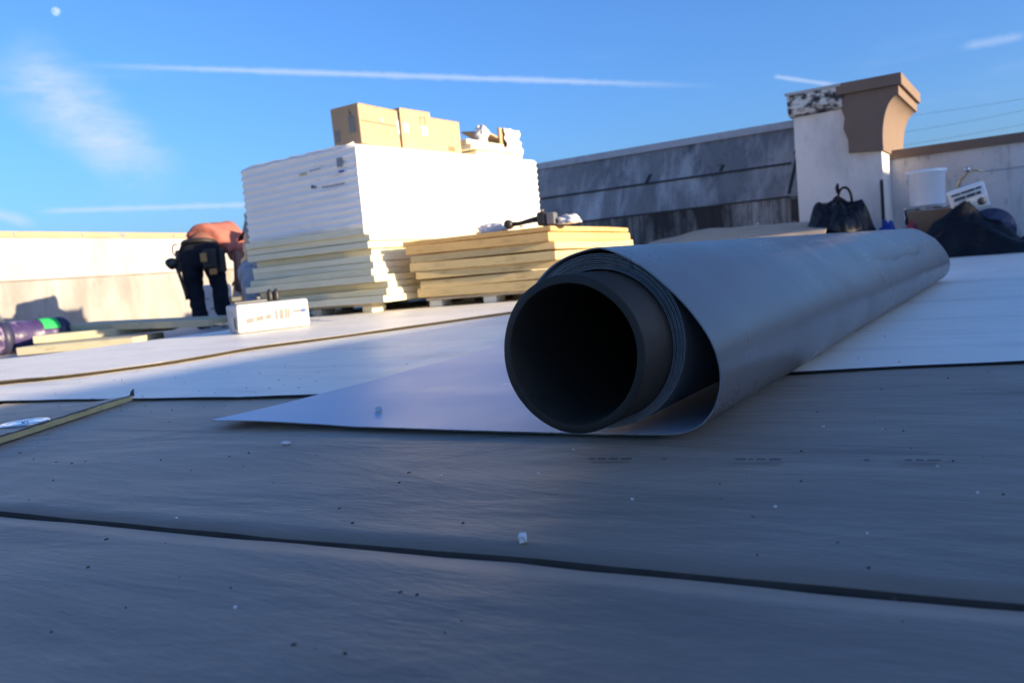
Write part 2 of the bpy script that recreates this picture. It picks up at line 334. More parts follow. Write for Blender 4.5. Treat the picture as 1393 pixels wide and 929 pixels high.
# deck boards: 2.44 x 1.22 boards with open joints, laid a little askew
bd_me = None; ang = R(5.2); base = Vector((-.545*1.075, .445*1.075, 0)); ax = Vector((math.cos(ang), math.sin(ang), 0)); ay = Vector((-math.sin(ang), math.cos(ang), 0))
def deck_board_mesh():
    nx, ny = 80, 40; bm = bmesh.new(); grid = []
    sx, sy = 2.434, 1.213
    for i in range(nx+1):
        row = []
        for j in range(ny+1):
            x, y = (i/nx-.5)*sx, (j/ny-.5)*sy
            e = min(sx/2-abs(x), sy/2-abs(y))
            z = .0018*nz3(x, y, 3.1, 5.0)+.0014*nz3(x*.6, y*2.0, 1.7, 7) - .0022*max(0, 1-e/.012)
            ridge = math.exp(-((y-.33-.25*(x-.1)-.04*math.sin(9*x))/.018)**2)*max(0, 1-abs(x+.2)/.35)
            z += .006*ridge
            wob = .0035*nz3(x, y, 9, 14) if e < .002 else 0
            row.append(bm.verts.new((x, y+wob*(1 if abs(abs(y)-sy/2) < .002 else 0), z)))
        grid.append(row)
    for i in range(nx):
        for j in range(ny): bm.faces.new((grid[i][j], grid[i+1][j], grid[i+1][j+1], grid[i][j+1]))
    # sides
    ring = [grid[i][0] for i in range(nx+1)]+[grid[nx][j] for j in range(1, ny+1)]+[grid[i][ny] for i in range(nx-1, -1, -1)]+[grid[0][j] for j in range(ny-1, 0, -1)]
    low = [bm.verts.new((v.co.x, v.co.y, -.05)) for v in ring]
    for k in range(len(ring)):
        f = bm.faces.new((ring[k], low[k], low[(k+1) % len(ring)], ring[(k+1) % len(ring)])); f.material_index = 1
    bmesh.ops.recalc_face_normals(bm, faces=bm.faces)
    me = bpy.data.meshes.new('deck_board'); bm.to_mesh(me); bm.free(); me.materials.append(MATS['facer']); me.materials.append(MATS['joint_dark'])
    for p in me.polygons: p.use_smooth = p.material_index == 0
    return me
bd_me = deck_board_mesh()
for row in range(-4, 7):
    for k in range(-2, 2):
        boff = {-1: 1.35, 0: 1.0}.get(row, .5*(row % 2))
        c = base + ay*(1.22*row+.614) + ax*(2.445*(k+.5)+boff-.12)
        if c.x < -2.7 and row > -1 and c.x < -2.75: continue
        if c.y > WY1-.7 or c.x > 3.6: continue
        o = bpy.data.objects.new('deck_board', bd_me); link(o, deck)
        o.location = (c.x, c.y, 0 if row != -1 else -.0015); o.rotation_euler = (0, 0, ang + random.uniform(-.001, .001) + (math.pi if (row+k) % 2 and row > 0 else 0))
# dashed manufacturer print on the middle board, illegible at this range
dp = Vector((0, 0, .0025)); e0 = G(800, 628); e1 = G(1390, 632); rects = []
ex = (e1-e0); ln = ex.length; ex.normalize(); ey = Vector((-ex.y, ex.x, 0)); x = 0
random.seed(3)
while x < ln:
    if random.random() < .72:
        wd = random.uniform(.004, .012); rects.append((x, -.004+random.uniform(0, .003), x+wd, .004)); x += wd+.003
    else: x += random.uniform(.01, .05)
pr_ = quad_print('board_print', e0+Vector((0, 0, .0028)), ex, ey, rects, 'print_ink', deck, .0008)

# parapets
def wall_prof(name, prof, axis, a0, a1, m, parent=None, seg=1):
    """profile of (offset, z) points extruded along x or y"""
    V, Fc = [], []; n = len(prof)
    for i in range(seg+1):
        a = a0+(a1-a0)*i/seg
        for (o_, z) in prof: V.append((a, o_, z) if axis == 'x' else (o_, a, z))
    for i in range(seg):
        for j in range(n): Fc.append((i*n+j, i*n+(j+1) % n, (i+1)*n+(j+1) % n, (i+1)*n+j))
    Fc.append(tuple(range(n))); Fc.append(tuple(range(seg*n, (seg+1)*n))[::-1])
    o = mesh_obj(name, V, Fc, m, parent); bm = bmesh.new(); bm.from_mesh(o.data); bmesh.ops.recalc_face_normals(bm, faces=bm.faces); bm.to_mesh(o.data); bm.free(); return o
# left parapet: sunlit, its top falls slightly with distance
lp = empty('parapet_wall', (WX0, 3, LOW)); tag(lp, 'long sunlit white parapet wall with tan top edge behind the bending worker', 'wall')
def lw(name, x0, x1, z0a, z1a, z0b, z1b, m, y0=-6, y1=11.0):
    V = []
    for (y, z0, z1) in ((y0, z0a, z1a), (y1, z0b, z1b)):
        V += [(x0, y, z0), (x1, y, z0), (x1, y, z1), (x0, y, z1)]
    o = mesh_obj(name, [Vector(v)-Vector((WX0, 3, LOW)) for v in V], [(0, 1, 2, 3), (7, 6, 5, 4), (0, 4, 5, 1), (1, 5, 6, 2), (2, 6, 7, 3), (3, 7, 4, 0)], m, lp); return o
ta, tb = 1.222+.0187*11.2, 1.155-.0187*2.2
lw('wall_face', WX0-.3, WX0, LOW+.003, ta-.075, LOW+.003, tb-.075, 'white_wall')
lw('coping', WX0-.34, WX0+.02, ta-.074, ta, tb-.074, tb, 'tan_coping')
lw('lower_membrane', WX0+.001, WX0+.006, LOW+.004, .64, LOW+.004, .60, 'low_wall')
lw('membrane_lap', WX0+.001, WX0+.010, .641, .658, .601, .618, 'low_wall_lap')
for k, yy in enumerate((5.35, 6.2, 6.75, 7.55)):
    z = ta+(tb-ta)*(yy+6)/17-.05
    box('coping_clip', .012, .03 if k != 2 else .07, .03, 'galvanised' if k == 2 else 'ink_grey', lp, (.026, yy-3, z-LOW), bev=.002)
# back wall left of the pier: streaked upstand and sloping grey membrane above
bw = empty('sloped_parapet', (-4, WY1, LOW)); tag(bw, 'weathered grey sloping parapet wall with black streaks beside the white pier', 'wall')
def off(o, org):
    for v in o.data.vertices: v.co -= Vector(org)
    return o
ORG = (-4, WY1, LOW)
off(wall_prof('upstand', [(WY1-.02, LOW+.003), (WY1+.6, LOW+.003), (WY1+.6, .688), (WY1-.02, .688)], 'x', WX0+.003, -1.95, 'streaked_wall', bw), ORG)
off(wall_prof('sloped_face', [(WY1-.02, .69), (WY1+.6, .69), (WY1+.6, 1.42), (WY1+.28, 1.42)], 'x', WX0+.003, -1.93, 'grey_wall', bw), ORG)
off(wall_prof('cap_flashing', [(WY1+.25, 1.395), (WY1+.62, 1.421), (WY1+.62, 1.47), (WY1+.255, 1.47)], 'x', WX0+.003, -1.92, 'pale_seam', bw), ORG)
off(wall_prof('lap_seam', [(WY1-.032, .682), (WY1-.018, .682), (WY1-.014, .70), (WY1-.03, .70)], 'x', -6, -2.05, 'tar', bw), ORG)
sl = lambda z: WY1-.02+.30*(z-.69)/.73
off(wall_prof('lap_seam', [(sl(1.02)-.012, 1.02), (sl(1.02)+.01, 1.02), (sl(1.04)+.01, 1.04), (sl(1.04)-.012, 1.04)], 'x', -6, -2.05, 'tar', bw), ORG)
for (xa, xb, za, zb, wd) in ((-2.06, -1.99, .72, 1.10, .03), (-2.02, -1.96, 1.12, 1.3, .02), (-3.62, -3.58, 1.04, 1.13, .04), (-2.78, -2.75, 1.05, 1.12, .03), (-2.0, -1.99, .45, .66, .09)):
    q = [Vector((xa-wd/2, sl(za)-.008, za)), Vector((xa+wd/2, sl(za)-.008, za)), Vector((xb+wd/2, sl(zb)-.008, zb)), Vector((xb-wd/2, sl(zb)-.008, zb))]
    if zb < .69:
        for v in q: v.y = WY1-.03
    off(mesh_obj('tar_patch', q+[v+Vector((0, .012, 0)) for v in q], [(0, 1, 2, 3), (4, 5, 6, 7), (0, 1, 5, 4), (1, 2, 6, 5), (2, 3, 7, 6), (3, 0, 4, 7)], 'tar', bw), ORG)
# pier with brown cornice
PXL, PXR, PYF = -1.86, -1.12, 8.1
pr0 = empty('roof_pier', (-1.5, PYF, LOW)); tag(pr0, 'white membrane wrapped roof pier with flared brown stucco cornice', 'pier'); PO = (-1.5, PYF, LOW)
bmn = bmesh.new(); nx, nzn = 14, 22; vv = {}
for i in range(nx+1):
    for j in range(nzn+1):
        x = PXL+(PXR-PXL)*i/nx; z = LOW+.003+(1.38-LOW)*j/nzn
        y = PYF+.012*nz3(x, 0, z, 3)+.012*math.sin((x*1.2+z)*7)*max(0, min(1, z/.8))*.5
        vv[i, j] = bmn.verts.new((x-PO[0], y-PO[1], z-PO[2]))
for i in range(nx):
    for j in range(nzn): bmn.faces.new((vv[i, j], vv[i+1, j], vv[i+1, j+1], vv[i, j+1]))
bk = [[bmn.verts.new((x-PO[0], WY1+.7-PO[1], z-PO[2])) for z in (LOW+.003, LOW+.003+1.38-LOW)] for x in (PXL, PXR)]
bmn.faces.new([bk[0][0]]+[vv[0, j] for j in range(nzn+1)]+[bk[0][1]]); bmn.faces.new([bk[1][0]]+[vv[nx, j] for j in range(nzn+1)]+[bk[1][1]]); bmn.faces.new([bk[0][1]]+[vv[i, nzn] for i in range(nx+1)]+[bk[1][1]])
shade_auto(bm_obj('shaft', bmn, 'pier_white', pr0))
off(wall_prof('cap', [(PYF-.05, 1.40), (PYF-.08, 1.45), (PYF-.08, 1.575), (WY1+.75, 1.575), (WY1+.75, 1.385), (PYF+.0, 1.385)], 'x', PXL-.03, -1.42, 'mottled_cap', pr0), PO)
off(wall_prof('cap_edge', [(PYF-.09, 1.577), (PYF-.09, 1.60), (WY1+.77, 1.60), (WY1+.77, 1.577)], 'x', PXL-.045, -1.42, 'pale_seam', pr0), PO)
# cornice: profile in x-z with a cove on the sunny side, extruded along y; ragged left edge
prof = [(-1.385, .985), (-1.10, .965), (-1.098, 1.0)]
for k in range(13):
    a = k/12*math.pi/2
    prof.append((-1.10+.145*(1-math.cos(a)), 1.02+.40*math.sin(a)**.9 if k else 1.02))
prof += [(-.955, 1.50), (-1.45, 1.50), (-1.435, 1.4), (-1.405, 1.3), (-1.42, 1.2), (-1.385, 1.1)]
off(wall_prof('cornice', [(x, z) for x, z in prof], 'y', PYF-.05, WY1+.8, 'brown_stucco', pr0), PO)
off(wall_prof('cornice_fascia', [(-1.46, 1.503), (-.925, 1.503), (-.925, 1.60), (-1.46, 1.60)], 'y', PYF-.085, WY1+.83, 'brown_stucco', pr0), PO)
box('tar_strip', .028, .02, .46, 'tar', pr0, (PXR-.01+1.5, -.028, .36), bev=.006)
# right back wall with brown coping
rw = empty('coped_parapet', (1.6, WY1, LOW)); RO = (1.6, WY1, LOW); tag(rw, 'stained white parapet wall with thin brown coping right of the pier', 'wall')
off(wall_prof('wall_face', [(WY1, LOW+.003), (WY1+.35, LOW+.003), (WY1+.35, .935), (WY1, .935)], 'x', PXR+.003, WX1+.3, 'coped_white', rw), RO)
off(wall_prof('coping', [(WY1-.035, .92), (WY1-.002, .92), (WY1-.002, .937), (WY1+.38, .937), (WY1+.38, 1.0), (WY1-.035, 1.0)], 'x', PXR+.003, WX1+.3, 'brown_stucco', rw), RO)
off(wall_prof('dirt_lap', [(WY1-.006, .70), (WY1-.001, .70), (WY1-.001, .712), (WY1-.006, .712)], 'x', -.35, WX1, 'pale_seam', rw), RO)
# sun-side parapet beyond the right of the frame: it throws the shade over the foreground
sp_h = (WX1+2.18)*math.tan(SUN_EL)/math.cos(SUN_AZ)
sp = empty('shading_parapet', (WX1+.15, 1, LOW)); tag(sp, 'white parapet wall on the sunny side that shades the grey deck', 'wall'); SO = (WX1+.15, 1, LOW)
off(wall_prof('wall_face', [(WX1, LOW+.003), (WX1+.3, LOW+.003), (WX1+.3, sp_h-.06), (WX1, sp_h-.06)], 'y', WY0, WY1-.003, 'white_wall', sp), SO)
off(wall_prof('coping', [(WX1-.02, sp_h-.059), (WX1+.34, sp_h-.059), (WX1+.34, sp_h), (WX1-.02, sp_h)], 'y', WY0, WY1-.05, 'brown_stucco', sp), SO)

# taller corner pier where the sunny parapet meets the back wall, unseen, added to shade the bucket corner
cpz = 1.80; cp_ = empty('shading_pier', (WX1+.35, WY1-.1, LOW)); tag(cp_, 'unseen tall corner pier with brown cornice, added to shade the bucket corner', 'pier'); CO_ = (WX1+.35, WY1-.1, LOW)
off(wall_prof('shaft', [(WX1-.06, LOW+.004), (WX1+.75, LOW+.004), (WX1+.75, cpz-.3), (WX1-.06, cpz-.3)], 'y', WY1-.95, WY1+.7, 'pier_white', cp_), CO_)
off(wall_prof('cornice', [(WX1-.07, cpz-.3), (WX1+.76, cpz-.3), (WX1+.9, cpz-.1), (WX1+.9, cpz), (WX1-.2, cpz), (WX1-.2, cpz-.1)], 'y', WY1-1.05, WY1+.8, 'brown_stucco', cp_), CO_)
# ------------------------------------------------------------------ laid membrane sheets
def lerp_poly(P, t):
    d = [0]
    for a, b in zip(P[:-1], P[1:]): d.append(d[-1]+(b-a).length)
    s_ = t*d[-1]
    for i in range(len(P)-1):
        if s_ <= d[i+1] or i == len(P)-2:
            return P[i].lerp(P[i+1], (s_-d[i])/max(1e-9, d[i+1]-d[i]))
nearA = [Vector((-3.5, .74, 0))]+[G(*q) for q in ((0, 549), (180, 546), (415, 541), (700, 527), (1090, 510), (1393, 496))]+[Vector((1.6, 1.81, 0)), Vector((WX1-.03, 2.4, 0))]
nearA = catmull(nearA, 8); farA = [Vector((-3.3, WY1-.06, 0)), Vector((WX1-.03, WY1-.06, 0))]
rows = []; NJ, NI = 40, 160
for i in range(NI+1):
    a = lerp_poly(nearA, i/NI); b = lerp_poly(farA, i/NI); r_ = []
    for j in range(NJ+1):
        t = (j/NJ)**2.2; p = a.lerp(b, t)
        dn = (p-a).length
        z = .0062+.0012*nz3(p.x, p.y, 0, 3.5)+(.0035*max(0, nz3(p.x, .3, 5, 3.0)) + .0015*nz3(p.x, 1, 2, 9))*math.exp(-dn/.05)
        r_.append(Vector((p.x, p.y, z)))
    rows.append(r_)
shA = thick_grid('membrane_sheet', rows, .0022, ['white_membrane', 'roll_grey', 'ink_dark']); tag(shA, 'white roofing membrane sheet laid flat behind the roll, mostly in shade', 'roofing sheet')
# raised layer further left: cover board with membrane, exposed foam edge toward the deck
nearC = [Vector((-3.9, -.3, 0)), Vector((-3.1, .75, 0))]+[G(*q) for q in ((0, 527), (70, 520), (150, 510), (260, 494), (350, 478), (430, 467), (560, 449), (690, 430))]+[Vector((-1.75, 4.7, 0)), Vector((-1.5, 6.2, 0)), Vector((-1.3, 7.3, 0))]
nearC = catmull(nearC, 5)
farC = [Vector((-4.15, -.3, 0))]+[G(0, 495), G(80, 485), G(300, 455), Vector((-3.94, 3.75, 0)), Vector((-5.0, 3.85, 0)), Vector((-5.05, 8.0, 0))]
rows = []; NI = 140
for i in range(NI+1):
    a = lerp_poly(nearC, i/NI); b = lerp_poly(farC, i/NI)
    a = a+Vector((.012*nz3(a.x, a.y, 3, 2.2)+.006*nz3(a.x, a.y, 3, 7), 0, 0))
    rows.append([Vector((*(a.lerp(b, j/12).xy), .0195+.0012*nz3(a.x+j*.2, a.y, 1, 3)+(.0028*nz3(a.x, a.y, 8, 3.5) if j == 0 else 0))) for j in range(13)])
shC = empty('membrane_layer', (-3.2, 2.6, .003)); tag(shC, 'sunlit white membrane laid on thin cover board, edge curving across the roof', 'roofing sheet')
o = thick_grid('membrane', rows, .002, ['white_membrane', 'roll_grey', 'roll_grey'], shC); off(o, shC.location)
rows2 = [[Vector((p.x-.004, p.y, .0168)) for p in r_] for r_ in rows]
o = thick_grid('cover_board', rows2, .007, ['cream_foam', 'cream_foam', 'slab_edge'], shC, smooth=False); off(o, shC.location)

# ------------------------------------------------------------------ the unrolling membrane roll
Y0, Y1 = .893, 3.88
CXc, CZc, RC = -.447, .114, .091
roll = empty('membrane_roll', (-.43, 2.3, .006)); RO_ = Vector((-.43, 2.3, .006))
tag(roll, 'partly unrolled grey membrane roll on a dark tube, its white side spread on the deck', 'membrane roll')
# core tube
V, Fc = [], []; n = 96; prof = [(RC, Y0-.072), (RC-.0015, Y0-.0735), (RC-.0095, Y0-.0735), (RC-.011, Y0-.071), (RC-.011, Y1+.05), (RC, Y1+.05)]
for (r_, y) in prof:
    for j in range(n):
        a = 2*math.pi*j/n; rr = r_*(1+.004*math.sin(3*a+1)); V.append(Vector((CXc+rr*math.cos(a), y+.0008*math.sin(5*a), CZc+rr*math.sin(a)))-RO_)
k = len(prof)
for i in range(k):
    for j in range(n): Fc.append((i*n+j, i*n+(j+1) % n, ((i+1) % k)*n+(j+1) % n, ((i+1) % k)*n+j))
shade_auto(mesh_obj('core_tube', V, Fc, 'core_tube', roll), 50)
# wound layers: one spiral strip
turns, seg, pitch, th = 9.0, 80, .0017, .00085
rows = []
for i in range(int(turns*seg)+1):
    a = 2*math.pi*i/seg + 2.4; r_ = RC+.0010+pitch*i/seg*(1+.36*math.sin(a)+.06*math.sin(2*a+1)) + .00025*math.sin(a*1.0+i*.004)
    jit = .0035*nz3(i/seg*.9, 2.0, 0, 1.3)+.0015*nz3(math.floor(i/seg)*7.1, 0, 3)
    # rows run outward-facing
    lo_ = .020*max(0, math.cos(a))*(i/(turns*seg))   # wraps bulged towards the far end to keep light out of the loop
    rows.append([Vector((CXc+(r_+lo_*k_)*math.cos(a), y, CZc+r_*math.sin(a)))-RO_ for y, k_ in ((Y0+.004+jit, 0), (Y0+.012, 0), (1.5, .15), (2.6, 1), (Y1-.004+jit, 1))])
w_ = thick_grid('wound_layers', [r_[::-1] for r_ in rows], th, ['roll_grey', 'roll_white', 'roll_edge'], roll)
RS = RC+.0012+pitch*turns
# outer sheet: leaves the spool at the upper left, bellies out at the right, runs left under the roll to its free end
def outer_profile(y):
    f_ = (y-Y0)/(Y1-Y0)
    P = []
    for deg in (205, 185, 165, 145, 125, 108):
        a = R(deg); rr = RC+.0036+pitch*turns*(1+.36*math.sin(a)+.06*math.sin(2*a+1))+.0006*(205-deg)/97; P.append((CXc+rr*math.cos(a), CZc+rr*math.sin(a)))
    belly = .005*nz3(1.0, y*1.0, 0, 1.6)+.003*nz3(4.0, y, 0, 3.5)+.0012*nz3(9.0, y, 2, 11)*min(1, f_*4)
    tight = .010*f_
    pts = [(-.446, .2305), (-.428, .2285), (-.403, .217), (-.374, .197), (-.336, .159), (-.309, .118), (-.300, .080), (-.307, .046), (-.325, .0225), (-.349, .0115), (-.378, .0085), (-.427, .0075), (-.475, .0072)]
    for i, (x, z) in enumerate(pts):
        k_ = math.sin(math.pi*i/(len(pts)-1))
        P.append((x+belly*k_, z+.6*belly*k_*(1 if z > .1 else 0)+.004*f_*(z > .15)))
    xe = -1.155-.118*(y-.87)
    for q in (.12, .26, .42, .58, .72, .84, .93, 1.0):
        P.append((-.475+(xe+.475)*q, .0072))
    return P
NY = 110; rows = []
for i in range(NY+1):
    f_ = (i/NY)**1.35; y = Y0+(Y1-Y0)*f_
    P = catmull([Vector((x, 0, z)) for (x, z) in outer_profile(y)], 5); r_ = []
    m_ = len(P)
    for j, p in enumerate(P):
        x, z = p.x, p.z; yy = y
        if j > m_*.66:
            fl = min(1, (j-m_*.66)/(m_*.34)); dn = y-Y0
            lift = .0065*max(0, math.sin((x+.42)*7.2))*math.exp(-dn/.16) + .0025*max(0, nz3(x, y, 4, 3.0)) + .0010*fl**3*math.exp(-dn/.25)
            z += lift + .0012*nz3(x, y, 0, 6)
            near = math.exp(-dn/.06)
            yy = y - .030*near*fl**1.5 + .16*near*max(0, fl-.90)**2*4
        r_.append(Vector((x, yy, z))-RO_)
    rows.append(r_)
os_ = thick_grid('outer_sheet', rows, .0016, ['roll_white', 'roll_grey', 'roll_edge'], roll)

# ------------------------------------------------------------------ strip of cover board with a fastening plate, at left on the deck
a = G(181, 546, .0); b = G(0, 606, .0); c = G(18, 567, .012); d = G(175, 540, .012)
ex = (b-a).normalized(); far = (c-d).normalized()
quad = [a, a+ex*1.1, d+far*1.1, Vector((d.x, d.y, 0))]
st = empty('cover_board_strip', (a.x-.15, a.y-.3, .0025)); tag(st, 'narrow offcut of yellow-cored cover board with a metal plate screwed on', 'board'); SO = Vector(st.location)
bmn = bmesh.new(); NS = 60; tops, bots = [[], []], [[], []]
for s_ in (0, 1):
    A, B = (quad[0], quad[1]) if s_ == 0 else (quad[3], quad[2])
    for i in range(NS+1):
        p = A.lerp(B, i/NS); q = .0022*nz3(p.x, p.y, s_*5, 25)+.0012*nz3(p.x, p.y, s_*5+2, 70)
        nrm_ = Vector((1, .5, 0)) if s_ == 0 else Vector((-1, -.4, 0))
        tops[s_].append(bmn.verts.new(Vector((p.x, p.y, .0145+.0006*nz3(p.x, p.y, 1, 20)))+nrm_*q-SO)); bots[s_].append(bmn.verts.new(Vector((p.x, p.y, .003))+nrm_*q*.6-SO))
for i in range(NS):
    f = bmn.faces.new((tops[0][i], tops[0][i+1], tops[1][i+1], tops[1][i])); f.material_index = 0
    for s_ in (0, 1): f = bmn.faces.new((tops[s_][i], bots[s_][i], bots[s_][i+1], tops[s_][i+1])); f.material_index = 1
f = bmn.faces.new((tops[0][0], tops[1][0], bots[1][0], bots[0][0])); f.material_index = 1
f = bmn.faces.new((tops[0][NS], tops[1][NS], bots[1][NS], bots[0][NS])); f.material_index = 1
bm_obj('board', bmn, ['facer', 'foam_edge'], st)
# torn facer lip along the cut edge
ed = [quad[0].lerp(quad[1], i/40) for i in range(41)]
tube('torn_facer', [p+Vector((.0015*nz3(p.x, p.y, 1, 60), 0, .0148+.0012*nz3(p.x, p.y, 0, 90)))-SO for p in ed], [.0012+.0008*abs(nz3(p.x, p.y, 3, 80)) for p in ed], 'ink_dark', st, 6)
tube('torn_corner', [quad[0]+Vector((-.004, .002, .012))-SO, quad[0]+Vector((-.003, .003, .021))-SO, quad[0]+Vector((.001, .004, .027))-SO], [.005, .004, .0015], 'ink_dark', st, 7)
pc = G(34, 575, .016)
pl = lathe('fastening_plate', [(.042, 0), (.0425, .001), (.040, .0025), (.031, .0016), (.028, .0008), (.020, .0024), (.012, .0010), (.0, .0010)], 'galvanised', st, 48, pc-SO, False); pl.location.z = .0155-SO.z
lathe('screw_head', [(.0065, 0), (.0065, .002), (.004, .0032), (.0005, .0032)], 'steel', pl, 16, (0, 0, .001))

# ------------------------------------------------------------------ tall stack
FX, FY = -3.68, 4.095
SW, SL = 1.11, 2.31
def pallet(name, label, cx, cy, sx, sy, h, z0, rz=0):
    p = empty(name, (cx, cy, z0), rz); tag(p, label, 'pallet')
    for i in range(4):
        for s_ in (-1, 0, 1):
            box('block', .09, .14, h-.018, 'pallet_foam', p, (s_*(sx/2-.06), -sy/2+.09+i*(sy-.18)/3, 0), bev=.004)
    for i in range(5):
        box('deck_slat', sx, .12, .017, 'pallet_wood', p, (0, -sy/2+.07+i*(sy-.14)/4, h-.0175), bev=.002)
    return p
ZF = .0205
pallet('pallet', 'low pallet blocks under the tall stack of cream boards', FX-SW/2, FY+SL/2, SW-.05, SL-.05, .062, ZF)
def board(sx, sy, sz, m, loc, rz, label, group, warp=0.004, tilt=(0, 0), sagx=0.0):
    nx, ny = 10, 10; bm = bmesh.new(); bmesh.ops.create_cube(bm, size=1)
    bmesh.ops.subdivide_edges(bm, edges=[e for e in bm.edges if abs((e.verts[0].co-e.verts[1].co).z) < .1], cuts=5, use_grid_fill=True)
    sd_ = random.uniform(0, 50)
    for v in bm.verts:
        x, y = v.co.x*sx, v.co.y*sy
        z = (v.co.z+.5)*sz + warp*nz3(x*.9+sd_, y*.9, sd_)*.7 + sagx*(v.co.x**2)*4
        v.co = Vector((x+.003*nz3(x, y+sd_, 7, 5), y+.003*nz3(x+sd_, y, 3, 5), z))
    o = bm_obj('insulation_board', bm, m); o.location = loc; o.rotation_euler = (tilt[0], tilt[1], rz)
    md = o.modifiers.new('bevel', 'BEVEL'); md.width = .0035; md.segments = 1; md.limit_method = 'ANGLE'
    tag(o, label, 'insulation board', group); return o
z = ZF+.063; nb = 11; hb = (.575-z)/nb
random.seed(11)
offs = [(.15, -.06), (.14, .0), (.10, .07), (.10, -.05), (.05, -.03), (.035, .01), (.01, .02), (-.015, .04), (.02, .0), (.04, -.02), (.035, -.05)]
for i in range(nb):
    ox, oy = offs[i]
    board(SW+.02+ox+random.uniform(-.012, .012), SL+random.uniform(-.03, .03), hb-.002, 'cream_foam', (FX-SW/2+ox/2+random.uniform(-.005, .005), FY+SL/2+oy+random.uniform(-.015, .015), z+i*hb), random.uniform(-.008, .008),
          'cream foam board in the tall stack under the white wrapped bundle', 'cream boards under the wrapped bundle', warp=.003)
# wrapped bundle
zb, zt = .577, 1.118
bu = empty('wrapped_bundle', (FX-SW/2, FY+SL/2, zb)); tag(bu, 'white plastic wrapped board bundle with printed side on the tall stack', 'wrapped bundle'); BO = Vector(bu.location)
nlay = 11; NZ = nlay*6
def ring(z, t):
    fr = (z-zb)/(zt-zb); lay = fr*nlay; ph = lay-math.floor(lay); ins = .0095*math.exp(-((ph-.5)/.5)**2*0)*(1-abs(2*ph-1)**.6) * -1
    jx = .006*nz3(math.floor(lay)*3.3, 0, 0); jy = .006*nz3(0, math.floor(lay)*3.3, 4)
    return ins, jx, jy
bmn = bmesh.new(); rings = []
pz = [zb+(zt-zb)*i/NZ for i in range(NZ+1)]
per = []
n1, n2 = 26, 44
hw, hl = SW/2, SL/2
for i in range(n1): per.append((-hw+2*hw*i/n1, -hl))
for i in range(n2): per.append((hw, -hl+2*hl*i/n2))
for i in range(n1): per.append((hw-2*hw*i/n1, hl))
for i in range(n2): per.append((-hw, hl-2*hl*i/n2))
for z in pz:
    e_, jx, jy = ring(z, 0); top = max(0, (z-(zt-.03))/.03); r_ = []
    for (x, y) in per:
        k = 1-(-e_)*0
        dx = math.copysign(1, x)*(abs(x) > hw-.001); dy = math.copysign(1, y)*(abs(y) > hl-.001)
        bul = -e_ - .0045 + .003*nz3(x, y, z*6, 2.3) - .012*top**3
        zz = z + (.035*max(0, (y+hl)/(2*hl)) - .012*(x < 0)*abs(x/hw))*(z-zb)/(zt-zb) + .004*nz3(x, y, z, 2)
        r_.append(bmn.verts.new((x+dx*bul+jx*.5, y+dy*bul+jy*.5, zz-zb)))
    rings.append(r_)
m_ = len(per)
for i in range(NZ):
    for j in range(m_): bmn.faces.new((rings[i][j], rings[i][(j+1) % m_], rings[i+1][(j+1) % m_], rings[i+1][j]))
bmn.faces.new(rings[-1]); bmn.faces.new(rings[0][::-1])
wr = shade_auto(bm_obj('plastic_wrap', bmn, 'wrap', bu), 55)
ex, ez = Vector((1, 0, 0)), Vector((0, 0, 1)); o0 = PY(422, 262, FY)-BO; o0.y = -SL/2-.006
def pr2(q): p = PY(*q, FY)-BO; return (p.x-o0.x, p.z-o0.z)
def rect(x0, y0, x1, y1):
    a = pr2((x0, y1)); b = pr2((x1, y0)); return (a[0], min(a[1], b[1]), b[0], max(a[1], b[1]))
def tilt_rects(xa, ya, xb, yb, hh, dens=.7, ww=(2, 6)):
    res = []; x = xa
    while x < xb:
        wd = random.uniform(*ww); y = ya+(yb-ya)*(x-xa)/(xb-xa)
        if random.random() < dens: res.append(rect(x, y-hh/2, min(x+wd, xb), y+hh/2))
        x += wd+1.2
    return res
random.seed(5)
fp = Vector((0, -1, 0))
quad_print('print_mark', o0, ex, ez, [rect(460, 214, 466.5, 228)], 'ink_grey', bu, .004, fp)
quad_print('print_logo', o0, ex, ez, [rect(462, 231, 469, 236)], 'ink_blue', bu, .004, fp)
quad_print('print_logo', o0, ex, ez, [rect(425, 252, 428, 257)], 'ink_dark', bu, .004, fp)
quad_print('print_text', o0, ex, ez, tilt_rects(429, 255, 437, 253.5, 4, .9, (1.5, 3)), 'ink_blue', bu, .004, fp)
quad_print('print_text', o0, ex, ez, tilt_rects(440, 255, 470, 249.5, 3, .75), 'ink_grey', bu, .004, fp)
quad_print('print_text', o0, ex, ez, tilt_rects(418, 234, 437, 229, 2.6, .8), 'ink_grey', bu, .004, fp)
quad_print('print_text', o0, ex, ez, tilt_rects(409, 238, 418, 236, 4, .9), 'ink_gold', bu, .004, fp)
quad_print('print_text', o0, ex, ez, tilt_rects(428, 246, 466, 237, 1.3, .9)+tilt_rects(437, 227, 459, 220, 1.0, .9), 'ink_faint', bu, .004, fp)
tube('loose_wrap_fold', [Vector((-hw+.05+i*.08, -hl+.01, zt-zb-.004+.012*abs(math.sin(i*1.3))-.012*(1-i/13)))for i in range(14)], .006, 'wrap', bu, 6)

